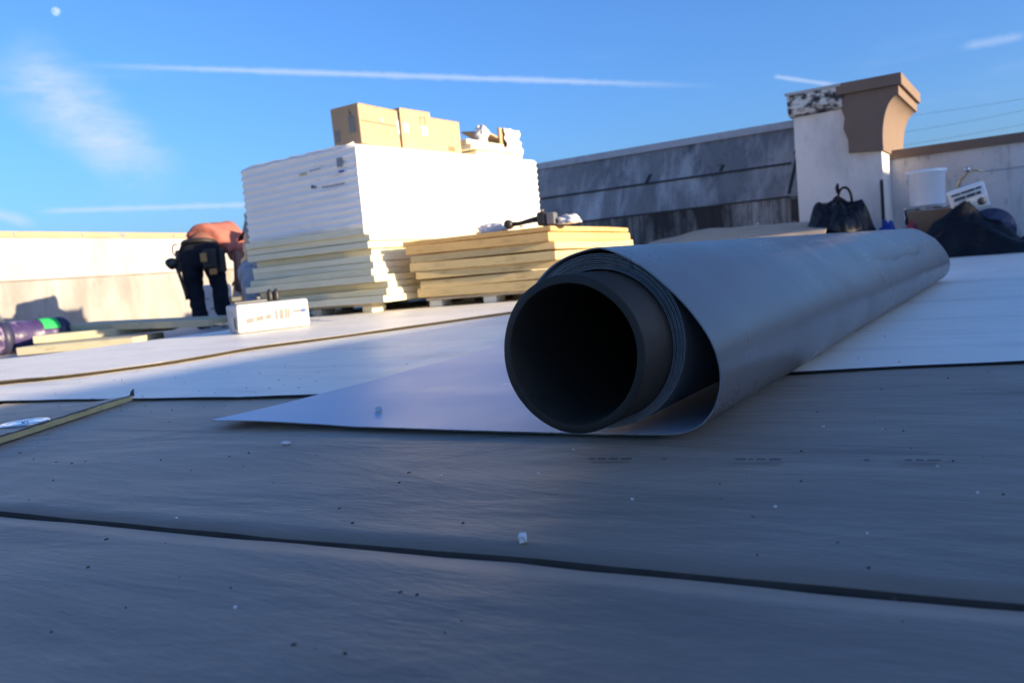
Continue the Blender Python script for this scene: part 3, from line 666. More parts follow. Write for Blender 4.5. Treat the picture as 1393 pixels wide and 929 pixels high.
# boxes on top
def carton(name, label, sx, sy, sz, loc, rz, m='cardboard', rot=None, tape_side=True, group=None):
    e = empty(name, loc, rz)
    if rot: e.rotation_euler = rot
    tag(e, label, 'cardboard box', group)
    bm = box_bm(sx, sy, sz, .006, 2)
    b_ = bm_obj('box_body', bm, m, e)
    for s_ in (-1, 1): box('top_flap', sx*.992, sy/2-.004, .004, m, e, (0, s_*sy/4, sz+.0005), bev=.001)
    return e
zT = 1.128
bxa = carton('cardboard_box', 'scuffed brown cardboard box on the corner of the wrapped bundle', .24, .43, .262, (-3.86, 4.43, zT+.004), R(2), rot=(0, R(-1), R(3)))
quad_print('box_seam', Vector((.122, -.215, 0)), Vector((0, 1, 0)), Vector((0, 0, 1)), [(0.01, .15, .42, .156)], 'cardboard_dark', bxa)
quad_print('tape_strip', Vector((.122, -.215, 0)), Vector((0, 1, 0)), Vector((0, 0, 1)), [(.40, .10, .425, .2), (.23, .16, .25, .19)], 'paper_white', bxa, .002)
quad_print('label_patch', Vector((-.17, -.217, 0)), Vector((1, 0, 0)), Vector((0, 0, 1)), [(.20, .08, .25, .19), (.07, .04, .11, .12)], 'ink_faint', bxa, .001, Vector((0, -1, 0)))
quad_print('print_mark', Vector((-.17, -.217, 0)), Vector((1, 0, 0)), Vector((0, 0, 1)), [(.21, .2, .215, .24), (.22, .19, .225, .22)], 'ink_dark', bxa, .001, Vector((0, -1, 0)))
bxb = carton('cardboard_box', 'tan cardboard box with two white labels standing between two other boxes', .30, .33, .285, (-3.9, 4.855, zT+.008), R(-3))
quad_print('white_label', Vector((.152, -.165, 0)), Vector((0, 1, 0)), Vector((0, 0, 1)), [(.015, .12, .075, .185), (.21, .11, .28, .18)], 'paper_white', bxb)
quad_print('print_mark', Vector((.152, -.165, 0)), Vector((0, 1, 0)), Vector((0, 0, 1)), [(.2, .24, .27, .246), (.205, .19, .211, .24), (.26, .19, .266, .24)], 'cardboard_dark', bxb)
bxc = carton('cardboard_box', 'plain tan cardboard box beside the cream foam offcuts on the bundle', .34, .37, .25, (-3.93, 5.215, zT+.013), R(-1))
quad_print('print_mark', Vector((.172, -.185, 0)), Vector((0, 1, 0)), Vector((0, 0, 1)), [(.2+.022*i, .02, .213+.022*i, .05) for i in range(4)]+[(.2, .055, .29, .059)], 'cardboard_dark', bxc)
# offcuts
random.seed(4)
for i, (sx, sy, sz, x, y, z_, rz, lab) in enumerate([(.42, .56, .035, -3.93, 5.81, zT+.026, .03, 'lowest cream foam offcut on the bundle beside the tan box'), (.46, .66, .04, -3.93, 5.80, zT+.064, -.02, 'middle cream foam offcut on the bundle beside the tan box'), (.4, .56, .036, -3.95, 5.74, zT+.107, .02, 'topmost cream foam offcut on the bundle beside the tan box')]):
    o = board(sx, sy, sz, 'cream_foam', (x, y, z_), rz, lab, 'foam offcuts on the bundle', .003, tilt=(R(2) if i == 0 else 0, 0)); o.name = 'foam_offcut'; o['category'] = 'foam offcut'
# torn carton wrapped in plastic at the end
tp = empty('torn_carton', (-3.95, 6.22, zT+.034)); tag(tp, 'torn cardboard carton in crumpled clear plastic at the far end of the bundle', 'cardboard box')
def crumple(name, pts_fn, nu, nv, m, parent):
    V = [pts_fn(i/nu, j/nv) for i in range(nu+1) for j in range(nv+1)]; Fc = [(i*(nv+1)+j, (i+1)*(nv+1)+j, (i+1)*(nv+1)+j+1, i*(nv+1)+j+1) for i in range(nu) for j in range(nv)]
    return mesh_obj(name, V, Fc, m, parent, smooth=True)
box('box_side', .02, .3, .27, 'cardboard', tp, (.1, .02, 0), rz=R(4), bev=.003)
box('box_side', .3, .018, .25, 'cardboard', tp, (-.04, .16, 0), rz=R(-6), bev=.003)
box('box_flap', .26, .36, .015, 'cardboard', tp, (-.03, -.14, .2), bev=.003, rot=(R(-9), R(8), R(4)))
def cp(u, v):
    y = -.08+.26*u; z = .0+.27*v; x = .12+.03*math.sin(v*3)+.03*nz3(u*3, v*3, 1, 2.2)+.012*nz3(u, v, 5, 9)
    return Vector((x, y+.03*nz3(u, v, 9, 4), z))
o = crumple('plastic_film', cp, 22, 22, 'clear_plastic', tp); o.modifiers.new('s', 'SOLIDIFY').thickness = .002
def cp2(u, v):
    a = -1.1+u*2.6; rr = .03+.13*math.sin(v*math.pi)**.5*(1+.3*nz3(u, v, 3, 6))
    return Vector((.02+.8*rr*math.cos(a)*.8, -.38+.12*v+.03*nz3(u, v, 1, 5), .17+rr*.55*math.sin(a)+.05*v))
o = crumple('plastic_film', cp2, 18, 16, 'clear_plastic', tp); o.modifiers.new('s', 'SOLIDIFY').thickness = .002

# ------------------------------------------------------------------ short stack of yellow boards
phi = R(8); C0 = Vector((-2.41, 4.385, 0)); fd = Vector((-math.cos(phi), -math.sin(phi), 0)); rd = Vector((-math.sin(phi), math.cos(phi), 0))
SF, SR = 1.03, 1.66
pc_ = C0+fd*SF/2+rd*SR/2
pallet('pallet', 'low pallet blocks under the short stack of yellow boards', pc_.x, pc_.y, SF-.12, SR-.05, .062, ZF, phi)
random.seed(21)
zs = ZF+.063
tab = [(.06, 'yellow_foam', -.02), (.055, 'yellow_foam', -.035), (.05, 'yellow_foam', -.01), (.056, 'yellow_foam', .0), (.05, 'yellow_foam', .02), (.056, 'amber_foam', .03), (.034, 'amber_foam', .045)]
desc = ['lowest yellow foam board of the short stack, on pallet blocks', None, None, None, None, 'amber stained foam board just below the top of the short stack', 'thin amber foam board on top of the short stack, under the black tool']
for i, (t_, m, o_) in enumerate(tab):
    lab = desc[i] or 'dirty yellow foam board in the middle of the short stack'
    p = pc_+fd*(o_+random.uniform(-.012, .012))+rd*random.uniform(-.02, .02)
    board(SF+random.uniform(-.02, .03), SR+random.uniform(-.03, .03), t_-.002, m, (p.x, p.y, zs), phi+random.uniform(-.02, .02), lab, 'yellow boards in the short stack', warp=.008, tilt=(0, R(random.uniform(-.5, .5))))
    zs += t_+.003
# tool and plastic on top
tq = PX(740, 300, -2.75); tl = empty('cordless_tool', (-2.62, 4.47, zs+.003), R(12)); tag(tl, 'black hand tool with a round head on the short stack', 'tool')
tube('handle', [(-.15, 0, .03), (-.09, 0, .03), (-.02, 0, .04), (.03, 0, .045)], [.017, .014, .017, .02], 'tool_black', tl, 12)
lathe('round_head', [(.006, -.028), (.026, -.026), (.03, 0), (.026, .026), (.006, .028)], 'tool_black', tl, 20, (-.165, 0, .031)).rotation_euler = (R(80), 0, 0)
box('motor_housing', .06, .07, .085, 'tool_black', tl, (.06, 0, .0), bev=.012, seg=2); box('battery', .055, .075, .075, 'tool_grey', tl, (.12, 0, .0), bev=.008, seg=2); tube('knob', [(.06, 0, .085), (.06, 0, .1)], .012, 'tool_grey', tl, 10)
box('tag', .03, .02, .012, 'paper_white', tl, (-.06, -.05, .0), bev=.002)
def blob(name, label, cat, loc, sx, sy, sz, m, seed=0, amp=.35, lo=.0, n=24, fs=2.4):
    bm = bmesh.new(); bmesh.ops.create_icosphere(bm, subdivisions=4, radius=1)
    for v in bm.verts:
        p = v.co.copy(); k = 1+amp*nz3(p.x+seed, p.y, p.z, fs)+amp*.35*nz3(p.x, p.y+seed, p.z, fs*3)
        q = p*k; v.co = Vector((q.x*sx, q.y*sy, max(lo, q.z)*sz))
    o = bm_obj(name, bm, m, None, True); o.location = loc
    if label: tag(o, label, cat)
    return o
blob('plastic_scrap', 'crumpled clear plastic scrap beside the tool battery on the short stack', 'plastic wrap', (-2.42, 4.55, zs+.002), .085, .07, .055, 'clear_plastic', 3)
blob('plastic_scrap', 'crumpled clear plastic against the tall stack beside the tool head', 'plastic wrap', (-2.95, 4.5, zs+.002), .11, .08, .06, 'clear_plastic', 9)

# ------------------------------------------------------------------ white carton on the membrane, with bits on it
def at_depth(x, y, D): d_ = ray(x, y); return CC + d_*(D/d_.dot(CF))
ca_ = at_depth(325, 460, 4.12); cb_ = at_depth(424, 447, 4.33); ca_.z = cb_.z = ZF; cv = (cb_-ca_); cl = cv.length; cv.normalize(); cw = Vector((-cv.y, cv.x, 0))
wc = empty('white_carton', (ca_+cv*cl/2+cw*.085)+Vector((0, 0, .001)), math.atan2(cv.y, cv.x)); wc.location.z = ZF+.002
tag(wc, 'white cardboard carton with printed barcode lying in front of the tall stack', 'carton')
CHH = .143
bmn = box_bm(cl, .17, CHH, .012, 2)
for v in bmn.verts: v.co += Vector((.006*nz3(v.co.x, v.co.y, v.co.z, 6), .006*nz3(v.co.y, v.co.z, v.co.x, 6), 0))
bm_obj('carton_body', bmn, 'paper_white', wc)
fo = Vector((-cl/2, -.085, 0)); fx, fz = Vector((1, 0, 0)), Vector((0, 0, 1)); fn = Vector((0, -1, 0)); random.seed(2)
S_ = cl/.93
bars, x = [], .52*cl
while x < .70*cl:
    wd = random.uniform(.004, .012); bars.append((x, .05, x+wd, .10)); x += wd+random.uniform(.004, .01)
quad_print('barcode', fo, fx, fz, bars, 'ink_faint', wc, .004, fn)
quad_print('print_text', fo, fx, fz, [(.76*cl+.009*i, .105, .76*cl+.009*i+.006, .11) for i in range(8)]+[(.76*cl+.009*i, .078, .76*cl+.009*i+.006, .09) for i in range(6)], 'ink_faint', wc, .004, fn)
quad_print('print_text', fo, fx, fz, [(.1*cl+.010*i, .045+.001*i, .1*cl+.010*i+.006, .07+.001*i) for i in range(14) if i % 5], 'ink_faint', wc, .004, fn)
el = lathe('print_logo', [(.015, 0), (.015, .0008), (.0005, .0008)], 'ink_blue', wc, 20, (.915*cl-cl/2, -.0895, .084)); el.rotation_euler = (R(90), 0, 0); el.scale = (1, .55, 1)
eo = Vector((-cl/2, .085, 0)); ex_ = Vector((0, -1, 0)); en = Vector((-1, 0, 0))
quad_print('print_text', eo, ex_, fz, [(.03, .02+.013*i, .05+.03*random.random(), .024+.013*i) for i in range(8)], 'ink_grey', wc, .004, en)
hh = lathe('hand_hole', [(.028, 0), (.028, .001), (.0005, .001)], 'ink_dark', wc, 20, (-cl/2-.004, -.06, .05)); hh.rotation_euler = (0, R(-90), 0); hh.scale = (1.1, .55, 1)
quad_print('print_mark', eo, ex_, fz, [(.10, .09, .104, .115), (.12, .08, .124, .11)], 'ink_dark', wc, .004, en)
tz = ZF+.002+CHH; ccx = wc.location
def on_carton(u, v, z=0): return Vector(wc.location)+cv*u+cw*v+Vector((0, 0, CHH+.002+z))
tr = empty('spare_blades', on_carton(-.09, .01), math.atan2(cv.y, cv.x)); tag(tr, 'flat dark grey tool tray on the end of the white carton', 'tool')
box('tray_body', .17, .07, .012, 'tool_grey', tr, (0, 0, 0), bev=.004); box('tray_handle', .06, .03, .03, 'tool_black', tr, (-.06, .02, .0125), bev=.006, seg=2); tube('knob', [(.05, .01, .0125), (.05, .01, .03)], .012, 'tool_grey', tr, 10)
tr.name = 'tool_tray'
ct_ = empty('sealant_cartridges', on_carton(.03, .04)); tag(ct_, 'pair of short black sealant tubes standing on the white carton', 'sealant tube')
for dx, m in ((0, 'tool_black'), (.034, 'tool_black')):
    lathe('sealant_tube', [(.015, 0), (.016, .002), (.016, .05), (.010, .055), (.006, .062), (.0005, .062)], m, ct_, 16, (dx*.842, dx*.54, 0)); 

# ------------------------------------------------------------------ boards and purple roll on the lower roof, left
def board_px(pl_, pr_, z, th, depth, m, lab, zr=None):
    a = G(*pl_, z); b = G(*pr_, z if zr is None else zr); e = b-a; ln = Vector((e.x, e.y, 0)).length; an = math.atan2(e.y, e.x); nn = Vector((-math.sin(an), math.cos(an), 0))
    c = (a+b)/2+nn*depth/2; tilt = -math.atan2(b.z-a.z, ln)
    o = board(ln, depth, th, m, c, an, lab, 'loose boards on the lower roof', .004); o.rotation_euler = (0, tilt, an); return o
board_px((23, 484), (182, 470), LOW+.012, .062, .5, 'olive_foam', 'lowest loose foam board lying by the purple wrapped roll')
board_px((45, 468), (236, 449), LOW+.078, .062, .45, 'olive_foam', 'middle loose foam board by the purple wrapped roll, tilted ends')
board_px((72, 452), (283, 444), .034, .055, .42, 'olive_foam', 'topmost loose foam board in front of the worker\'s feet', .002)
pa = G(-40, 489, LOW); pb = Vector((0, 0, 0)); rr_ = .135
p0 = Vector((pa.x, pa.y, LOW+rr_)); p1 = PX(88, 455, p0.x-2.0) 
p1 = CC + ray(90, 456).normalized()*8.3; p1.z = LOW+rr_
dv = (p1-p0).normalized(); p0 = p0-dv*.6
pu = empty('purple_wrapped_roll', (p0+p1)/2-Vector((0, 0, rr_))); tag(pu, 'purple plastic wrapped membrane roll with green end label by the white parapet', 'membrane roll'); PO_ = Vector(pu.location)
L_ = (p1-p0).length; k = 60
def rad_at(s_): return rr_*(1+.015*math.sin(s_*40)+.02*nz3(s_*6, 0, 0))*(1 if s_ < L_-.03 else .93)
tube('film_wrap', [p0+dv*L_*i/k-PO_ for i in range(k+1)], [rad_at(L_*i/k) for i in range(k+1)], 'purple_wrap', pu, 28)
for s_ in (.42, .62, .95): tube('strap_band', [p0+dv*(L_*s_-.04)-PO_, p0+dv*(L_*s_+.04)-PO_], rr_*1.035, 'strap_dark', pu, 28)
b1_ = dv.cross(Vector((0, 0, 1))).normalized(); V, Fc = [], []
for i in range(9):
    a_ = R(20+16*i)
    for s_ in (.83, .93): V.append(p0+dv*(L_*s_)+(b1_*math.cos(a_)+Vector((0, 0, 1))*math.sin(a_))*rr_*1.045-PO_)
Fc = [(2*i, 2*i+1, 2*i+3, 2*i+2) for i in range(8)]
mesh_obj('end_label', V, Fc, 'green_label', pu, smooth=True)

# ------------------------------------------------------------------ people
def skinned(name, joints, edges, m, parent, root=0, sub=2):
    """joints: list of (pos, radius); one continuous skinned surface"""
    me = bpy.data.meshes.new(name); me.from_pydata([tuple(j[0]) for j in joints], edges, []); o = bpy.data.objects.new(name, me); COL.objects.link(o)
    o.modifiers.new('skin', 'SKIN'); ss = o.modifiers.new('sub', 'SUBSURF'); ss.levels = ss.render_levels = sub+(1 if name in ('shirt', 'jeans', 'hoodie') else 0)
    sk = me.skin_vertices[0].data
    for i, j in enumerate(joints):
        r_ = j[1]; sk[i].radius = r_ if isinstance(r_, tuple) else (r_, r_); sk[i].use_root = (i == root)
    dg = bpy.context.evaluated_depsgraph_get(); ev = o.evaluated_get(dg); nm = bpy.data.meshes.new_from_object(ev, depsgraph=dg); nm.name = name
    bpy.data.objects.remove(o); nm.materials.clear(); nm.materials.append(MATS[m])
    if name in ('shirt', 'jeans', 'hoodie', 'pants'):
        for v in nm.vertices:
            c_ = v.co; k_ = .016*nz3(c_.x*1.2, c_.y*1.2, c_.z*3.0, 5)+.008*nz3(c_.x, c_.y, c_.z, 16); v.co = c_+v.normal*k_
    for p in nm.polygons: p.use_smooth = True
    return link(bpy.data.objects.new(name, nm), parent)
rr = Vector((math.cos(YAW), math.sin(YAW), 0)); dd = Vector((-math.sin(YAW), math.cos(YAW), 0)); uu = Vector((0, 0, 1))
def W3(r_, d_, z_): return rr*r_+dd*d_+uu*z_
def hand(J, E, wrist, dirv, side, scale=1.0):
    """palm + five fingers appended to the skeleton from vertex index wrist"""
    p = J[wrist][0]; d_ = dirv.normalized(); s_ = side.normalized(); nrm_ = d_.cross(s_)
    palm = len(J); J.append((p+d_*.05*scale, (.034*scale, .02*scale))); E.append((wrist, palm))
    for k, (o_, ln) in enumerate(((-.027, .062), (-.009, .072), (.009, .068), (.026, .055))):
        a = len(J); J.append((p+d_*.09*scale+s_*o_*scale, .0105*scale)); E.append((palm, a))
        b = len(J); J.append((p+d_*(.09+ln*.55)*scale+s_*o_*1.15*scale+nrm_*.012*scale, .0095*scale)); E.append((a, b))
        c = len(J); J.append((p+d_*(.09+ln*.95)*scale+s_*o_*1.15*scale+nrm_*.034*scale, .008*scale)); E.append((b, c))
    a = len(J); J.append((p+d_*.045*scale+s_*.042*scale, .012*scale)); E.append((palm, a))
    b = len(J); J.append((p+d_*.085*scale+s_*.06*scale+nrm_*.015*scale, .010*scale)); E.append((a, b))
# worker bending at the hips, seen from behind
wp = CC + ray(297, 449).normalized(); wd_ = ray(289, 449); wbase = CC + wd_*((8.35)/wd_.dot(CF)); 
wk = empty('person', (wbase.x, wbase.y, LOW)); tag(wk, 'worker in salmon shirt and dark jeans bending over with a tool belt', 'person')
K = {}
def body_points():
    P = {'pel': W3(-.03, 0, .80), 'hipL': W3(-.14, .02, .73), 'hipR': W3(.09, .02, .73), 'kneL': W3(-.16, .08, .42), 'kneR': W3(.09, .10, .42), 'ankL': W3(-.10, .02, .09), 'ankR': W3(.12, .04, .09),
         'toeL': W3(-.10, .2, .035), 'toeR': W3(.14, .21, .035), 'heeL': W3(-.10, -.04, .04), 'heeR': W3(.11, -.03, .04),
         'wai': W3(-.01, .10, .92), 'che': W3(.035, .30, .985), 'upc': W3(.07, .46, .95), 'nek': W3(.09, .58, .86), 'hed': W3(.10, .67, .78), 'cro': W3(.11, .73, .70),
         'shL': W3(-.14, .44, .91), 'shR': W3(.20, .36, .92), 'elL': W3(-.12, .42, .65), 'elR': W3(.255, .24, .68), 'wrL': W3(-.02, .28, .47), 'wrR': W3(.245, .20, .50)}
    return P
P = body_points()
names = list(P); idx = {n_: i for i, n_ in enumerate(names)}
RAD = dict(pel=.13, hipL=.09, hipR=.09, kneL=.058, kneR=.058, ankL=.042, ankR=.042, toeL=.035, toeR=.035, heeL=.035, heeR=.035, wai=.12, che=.135, upc=.11, nek=.058, hed=.095, cro=.08, shL=.06, shR=.06, elL=.043, elR=.043, wrL=.03, wrR=.03)
EDG = [('pel', 'hipL'), ('pel', 'hipR'), ('hipL', 'kneL'), ('hipR', 'kneR'), ('kneL', 'ankL'), ('kneR', 'ankR'), ('ankL', 'toeL'), ('ankR', 'toeR'), ('ankL', 'heeL'), ('ankR', 'heeR'), ('pel', 'wai'), ('wai', 'che'), ('che', 'upc'), ('upc', 'nek'), ('nek', 'hed'), ('hed', 'cro'), ('upc', 'shL'), ('upc', 'shR'), ('shL', 'elL'), ('shR', 'elR'), ('elL', 'wrL'), ('elR', 'wrR')]
J = [(P[n_], RAD[n_]) for n_ in names]; E = [(idx[a], idx[b]) for a, b in EDG]
hand(J, E, idx['wrL'], Vector((0, 0, -1))+rr*.2, rr); hand(J, E, idx['wrR'], Vector((0, 0, -1))-rr*.05+dd*.1, -rr)
skinned('body', J, E, 'skin_dark', wk, idx['pel'])
def cloth(name, sub_names, extra, m, parent, root, P_=None, R_=None, edges=None):
    P_ = P_ or P; R_ = R_ or RAD
    ed = [(a, b) for a, b in (edges or EDG) if a in sub_names and b in sub_names]; ii = {n_: i for i, n_ in enumerate(sub_names)}
    return skinned(name, [(P_[n_], (R_[n_][0]+extra, R_[n_][1]+extra) if isinstance(R_[n_], tuple) else R_[n_]+extra) for n_ in sub_names], [(ii[a], ii[b]) for a, b in ed], m, parent, ii[root])
P2 = dict(P); P2['ankL'] = P['ankL']-W3(0, 0, .03); P2['ankR'] = P['ankR']-W3(0, 0, .03); P2['wai'] = P['pel'].lerp(P['wai'], .3)
R2 = dict(RAD); R2.update(ankL=.062, ankR=.062, kneL=.074, kneR=.074, hipL=.125, hipR=.125, pel=(.19, .16), wai=(.18, .15))
cloth('jeans', ['pel', 'hipL', 'hipR', 'kneL', 'kneR', 'ankL', 'ankR', 'wai'], .012, 'denim', wk, 'pel', P2, R2)
P3 = dict(P); P3['wai'] = P['pel'].lerp(P['wai'], .75); P3['elR'] = P['shR'].lerp(P['elR'], .72); P3['elL'] = P['shL'].lerp(P['elL'], .6); P3['nek'] = P['upc'].lerp(P['nek'], .6)
R3 = dict(RAD); R3.update(wai=(.185, .150), che=(.20, .165), upc=(.175, .135), shR=.088, shL=.088, elR=.066, elL=.066, nek=.075)
cloth('shirt', ['wai', 'che', 'upc', 'nek', 'shL', 'shR', 'elL', 'elR'], .012, 'salmon_shirt', wk, 'che', P3, R3)
for s_ in 'LR':
    skinned('boot', [(P['ank'+s_], .058), (P['hee'+s_], .048), (P['toe'+s_].lerp(P['ank'+s_], .4), .048), (P['toe'+s_], .042)], [(0, 1), (0, 2), (2, 3)], 'boot', wk)
skinned('hair', [(P['hed']+W3(0, .01, .02), .102), (P['cro']+W3(0, .02, .0), .09)], [(0, 1)], 'hair', wk)
# belt with pouches, hammer loop and tape
bc = P['pel']+W3(0, .02, .06); axd = Vector((0, 0, 1))+dd*.25; axd.normalize(); b1 = rr; b2 = axd.cross(b1).normalized()
bl = tube('tool_belt', [bc+b1*.158*math.cos(2*math.pi*i/28)+b2*.138*math.sin(2*math.pi*i/28) for i in range(28)], .026, 'belt_leather', wk, 8, closed=True)
for (r_, d_, z_, sx, sy, sz, m) in ((.155, -.02, .56, .12, .1, .24, 'belt_leather'), (.11, -.14, .60, .13, .07, .2, 'belt_leather'), (-.215, .03, .60, .11, .15, .22, 'belt_leather')):
    b_ = box('tool_pouch', sx, sy, sz, m, wk, W3(r_, d_, z_), rz=YAW+random.uniform(-.2, .2), bev=.025, seg=2)
box('tape_measure', .065, .05, .06, 'tool_orange', wk, W3(.15, -.2, .54), rz=YAW, bev=.012, seg=2); box('pouch_flap', .06, .02, .09, 'pouch_tan', wk, W3(.07, -.195, .67), rz=YAW+.2, bev=.006)
tube('hammer_handle', [W3(-.29, -.02, .70), W3(-.25, -.03, .58), W3(-.215, -.02, .40), W3(-.205, -.02, .32)], .017, 'tool_black', wk, 10)
sc = skinned('hammer_head', [(W3(-.36, -.03, .66), .065), (W3(-.31, -.03, .70), .07), (W3(-.25, -.03, .715), .03)], [(0, 1), (1, 2)], 'tool_black', wk)
tube('hook_loop', [W3(-.255+.035*math.cos(a_*.45), -.03, .82+.06*math.sin(a_*.45)) for a_ in range(2, 12)], .006, 'tool_black', wk, 6)

# second worker kneeling low behind the stack, grey hoodie, arm reaching down
kd = ray(352, 430); kb = CC + kd*(7.75/kd.dot(CF)); k2 = empty('person', (kb.x, kb.y, LOW)); tag(k2, 'second worker in grey hoodie kneeling behind the tall stack, arm reaching down', 'person')
Q = {'pel': W3(.50, .15, .48), 'hipL': W3(.50, .03, .44), 'hipR': W3(.52, .28, .44), 'kneL': W3(.33, .02, .08), 'kneR': W3(.36, .32, .08), 'ankL': W3(.72, .02, .07), 'ankR': W3(.74, .30, .07), 'toeL': W3(.86, .02, .05), 'toeR': W3(.88, .30, .05),
     'wai': W3(.33, .14, .56), 'che': W3(.14, .12, .59), 'upc': W3(.0, .12, .56), 'nek': W3(-.08, .14, .53), 'hed': W3(-.11, .16, .48), 'cro': W3(-.12, .16, .40), 'shL': W3(.0, -.03, .54), 'shR': W3(-.02, .28, .53), 'elL': W3(-.035, -.08, .36), 'elR': W3(-.06, .30, .34), 'wrL': W3(.005, -.10, .19), 'wrR': W3(-.12, .28, .2)}
qn = list(Q); qi = {n_: i for i, n_ in enumerate(qn)}; QE = [(a, b) for a, b in EDG if a in Q and b in Q]
J = [(Q[n_], RAD[n_]*.95) for n_ in qn]; E = [(qi[a], qi[b]) for a, b in QE]
hand(J, E, qi['wrL'], Vector((0, 0, -1))+rr*.2, rr); hand(J, E, qi['wrR'], Vector((0, 0, -1)), rr)
skinned('body', J, E, 'skin', k2, qi['pel'])
RQ = dict(RAD); RQ.update(wai=.13, che=.15, upc=.125, shL=.085, shR=.085, elL=.066, elR=.066, wrL=.05, wrR=.05, nek=.07)
cloth('hoodie', ['wai', 'che', 'upc', 'nek', 'shL', 'shR', 'elL', 'elR', 'wrL', 'wrR'], .01, 'grey_hoodie', k2, 'che', Q, RQ, QE)
RQ.update(pel=.15, hipL=.105, hipR=.105, kneL=.075, kneR=.075, ankL=.055, ankR=.055)
cloth('pants', ['pel', 'hipL', 'hipR', 'kneL', 'kneR', 'ankL', 'ankR', 'wai'], .01, 'grey_pants', k2, 'pel', Q, RQ, QE)
for s_ in 'LR': skinned('boot', [(Q['ank'+s_], .055), (Q['toe'+s_], .05)], [(0, 1)], 'boot', k2)
hd_ = blob('hood', None, None, Q['hed'].lerp(Q['nek'], .35)+W3(.03, 0, .02), .13, .12, .125, 'grey_hoodie', 5, .12, -2.0, fs=1.6); hd_.parent = k2

# pale wrapped bag between the worker's legs
bd_ = ray(291, 420); bb = CC + bd_*(9.1/bd_.dot(CF)); pb_ = empty('wrapped_sack', (bb.x, bb.y, LOW), YAW); tag(pb_, 'pale plastic wrapped sack with dark print standing behind the worker\'s legs', 'sack')
bmn = box_bm(.36, .26, .46, .04, 3)
bmesh.ops.subdivide_edges(bmn, edges=list(bmn.edges), cuts=1)
for v in bmn.verts: v.co += Vector((nz3(v.co.x, v.co.y, v.co.z, 5), nz3(v.co.y, v.co.z, v.co.x, 5), 0))*.018
bm_obj('sack_body', bmn, 'wrap_dirty', pb_, True)
quad_print('print_mark', Vector((-.18, -.145, 0)), Vector((1, 0, 0)), Vector((0, 0, 1)), [(.14, .30, .2, .315), (.2, .19, .25, .21), (.16, .08, .22, .1), (.1, .24, .13, .25)], 'ink_grey', pb_, .012, Vector((0, -1, 0)))

# ------------------------------------------------------------------ clutter by the pier
# tan sheet over a low pile
pile = empty('sheeted_pile', (-2.05, 7.1, .008)); tag(pile, 'tan cardboard sheet draped over a low pile in front of the sloped parapet', 'covered pile'); PL = Vector(pile.location)
TL = [PY(882, 331, 7.7), PY(955, 312, 7.9), PY(1040, 306, 7.9), PY(1128, 299.5, 7.7)]; BL = [Vector((-2.75, 6.5, .12)), Vector((-2.4, 6.3, .1)), Vector((-1.9, 6.2, .1)), Vector((-1.3, 6.2, .1))]
rows = []
for i in range(25):
    a = lerp_poly(TL, i/24); b = lerp_poly(BL, i/24); rows.append([a.lerp(b, j/12)+Vector((0, 0, .012*nz3(i*.4, j*.4, 0)+.02*math.sin(math.pi*j/12)))-PL for j in range(13)])
thick_grid('cardboard_sheet', [r_[::-1] for r_ in rows], .006, ['tan_sheet', 'tan_sheet', 'cardboard'], pile)
for i, hz in enumerate((.0, .06, .12, .18)): box('board', 1.2-.04*i, .55, .055, 'olive_foam', pile, (.0+.02*i, .35+.1*i, hz), rz=R(4-2*i), bev=.004)
pebble = blob('foam_crumb', 'tiny pale crumb lying on the tan cardboard sheet', 'debris', PY(1031, 306.5, 7.55)+Vector((0, 0, .008)), .012, .012, .012, 'chip_white', 2)
# black sheeting heap
hp = empty('black_bag_heap', (-1.35, 7.45, .008)); tag(hp, 'heap of black plastic sheeting with strap handle against the white pier', 'plastic sheeting'); HO = Vector(hp.location)
def heap(u, v):
    an = u*2*math.pi; r_ = 1-v
    x = math.cos(an)*r_*.42; y = math.sin(an)*r_*.30
    hgt = .50*max(0, 1-(max(0, r_-.42)/.6)**1.0) if r_ > .42 else .50-.03*(r_/.42)**2*0
    hgt = .50*(1-max(0, (r_-.40)/.60))**1.15
    fold = .16*nz3(x*3+4, y*3, r_*.6, 1.6)*min(1, r_*2.2)+.06*nz3(x*9, y*9, 2, 1.0)+.03*nz3(x*22, y*22, 7, 1.0)
    return Vector((x*(1+fold*1.6)+.06*(x < 0)*x, y*(1+fold), max(.004, hgt+fold*1.1*(r_ < .97))))
crumple('sheeting', heap, 72, 26, 'black_plastic', hp)
tube('strap_handle', [Vector((.02+.055*math.cos(a_), -.02, .50+.14*math.sin(a_)**.7)) for a_ in [math.pi*i/14 for i in range(15)]], .011, 'black_plastic', hp, 8)
tube('strap_knot', [Vector((-.03, -.02, .60)), Vector((-.035, -.02, .65)), Vector((-.028, -.02, .68))], [.014, .016, .006], 'black_plastic', hp, 8)
rg = blob('blue_rag', 'crumpled blue rag between the black sheeting and the bucket box', 'rag', (-1.02, 7.5, .009), .10, .08, .33, 'blue_rag', 12, .3)
rg2 = blob('red_rag', 'small dark red rag in front of the brown box', 'rag', (-.82, 7.35, .009), .06, .05, .30, 'red_rag', 15, .3)
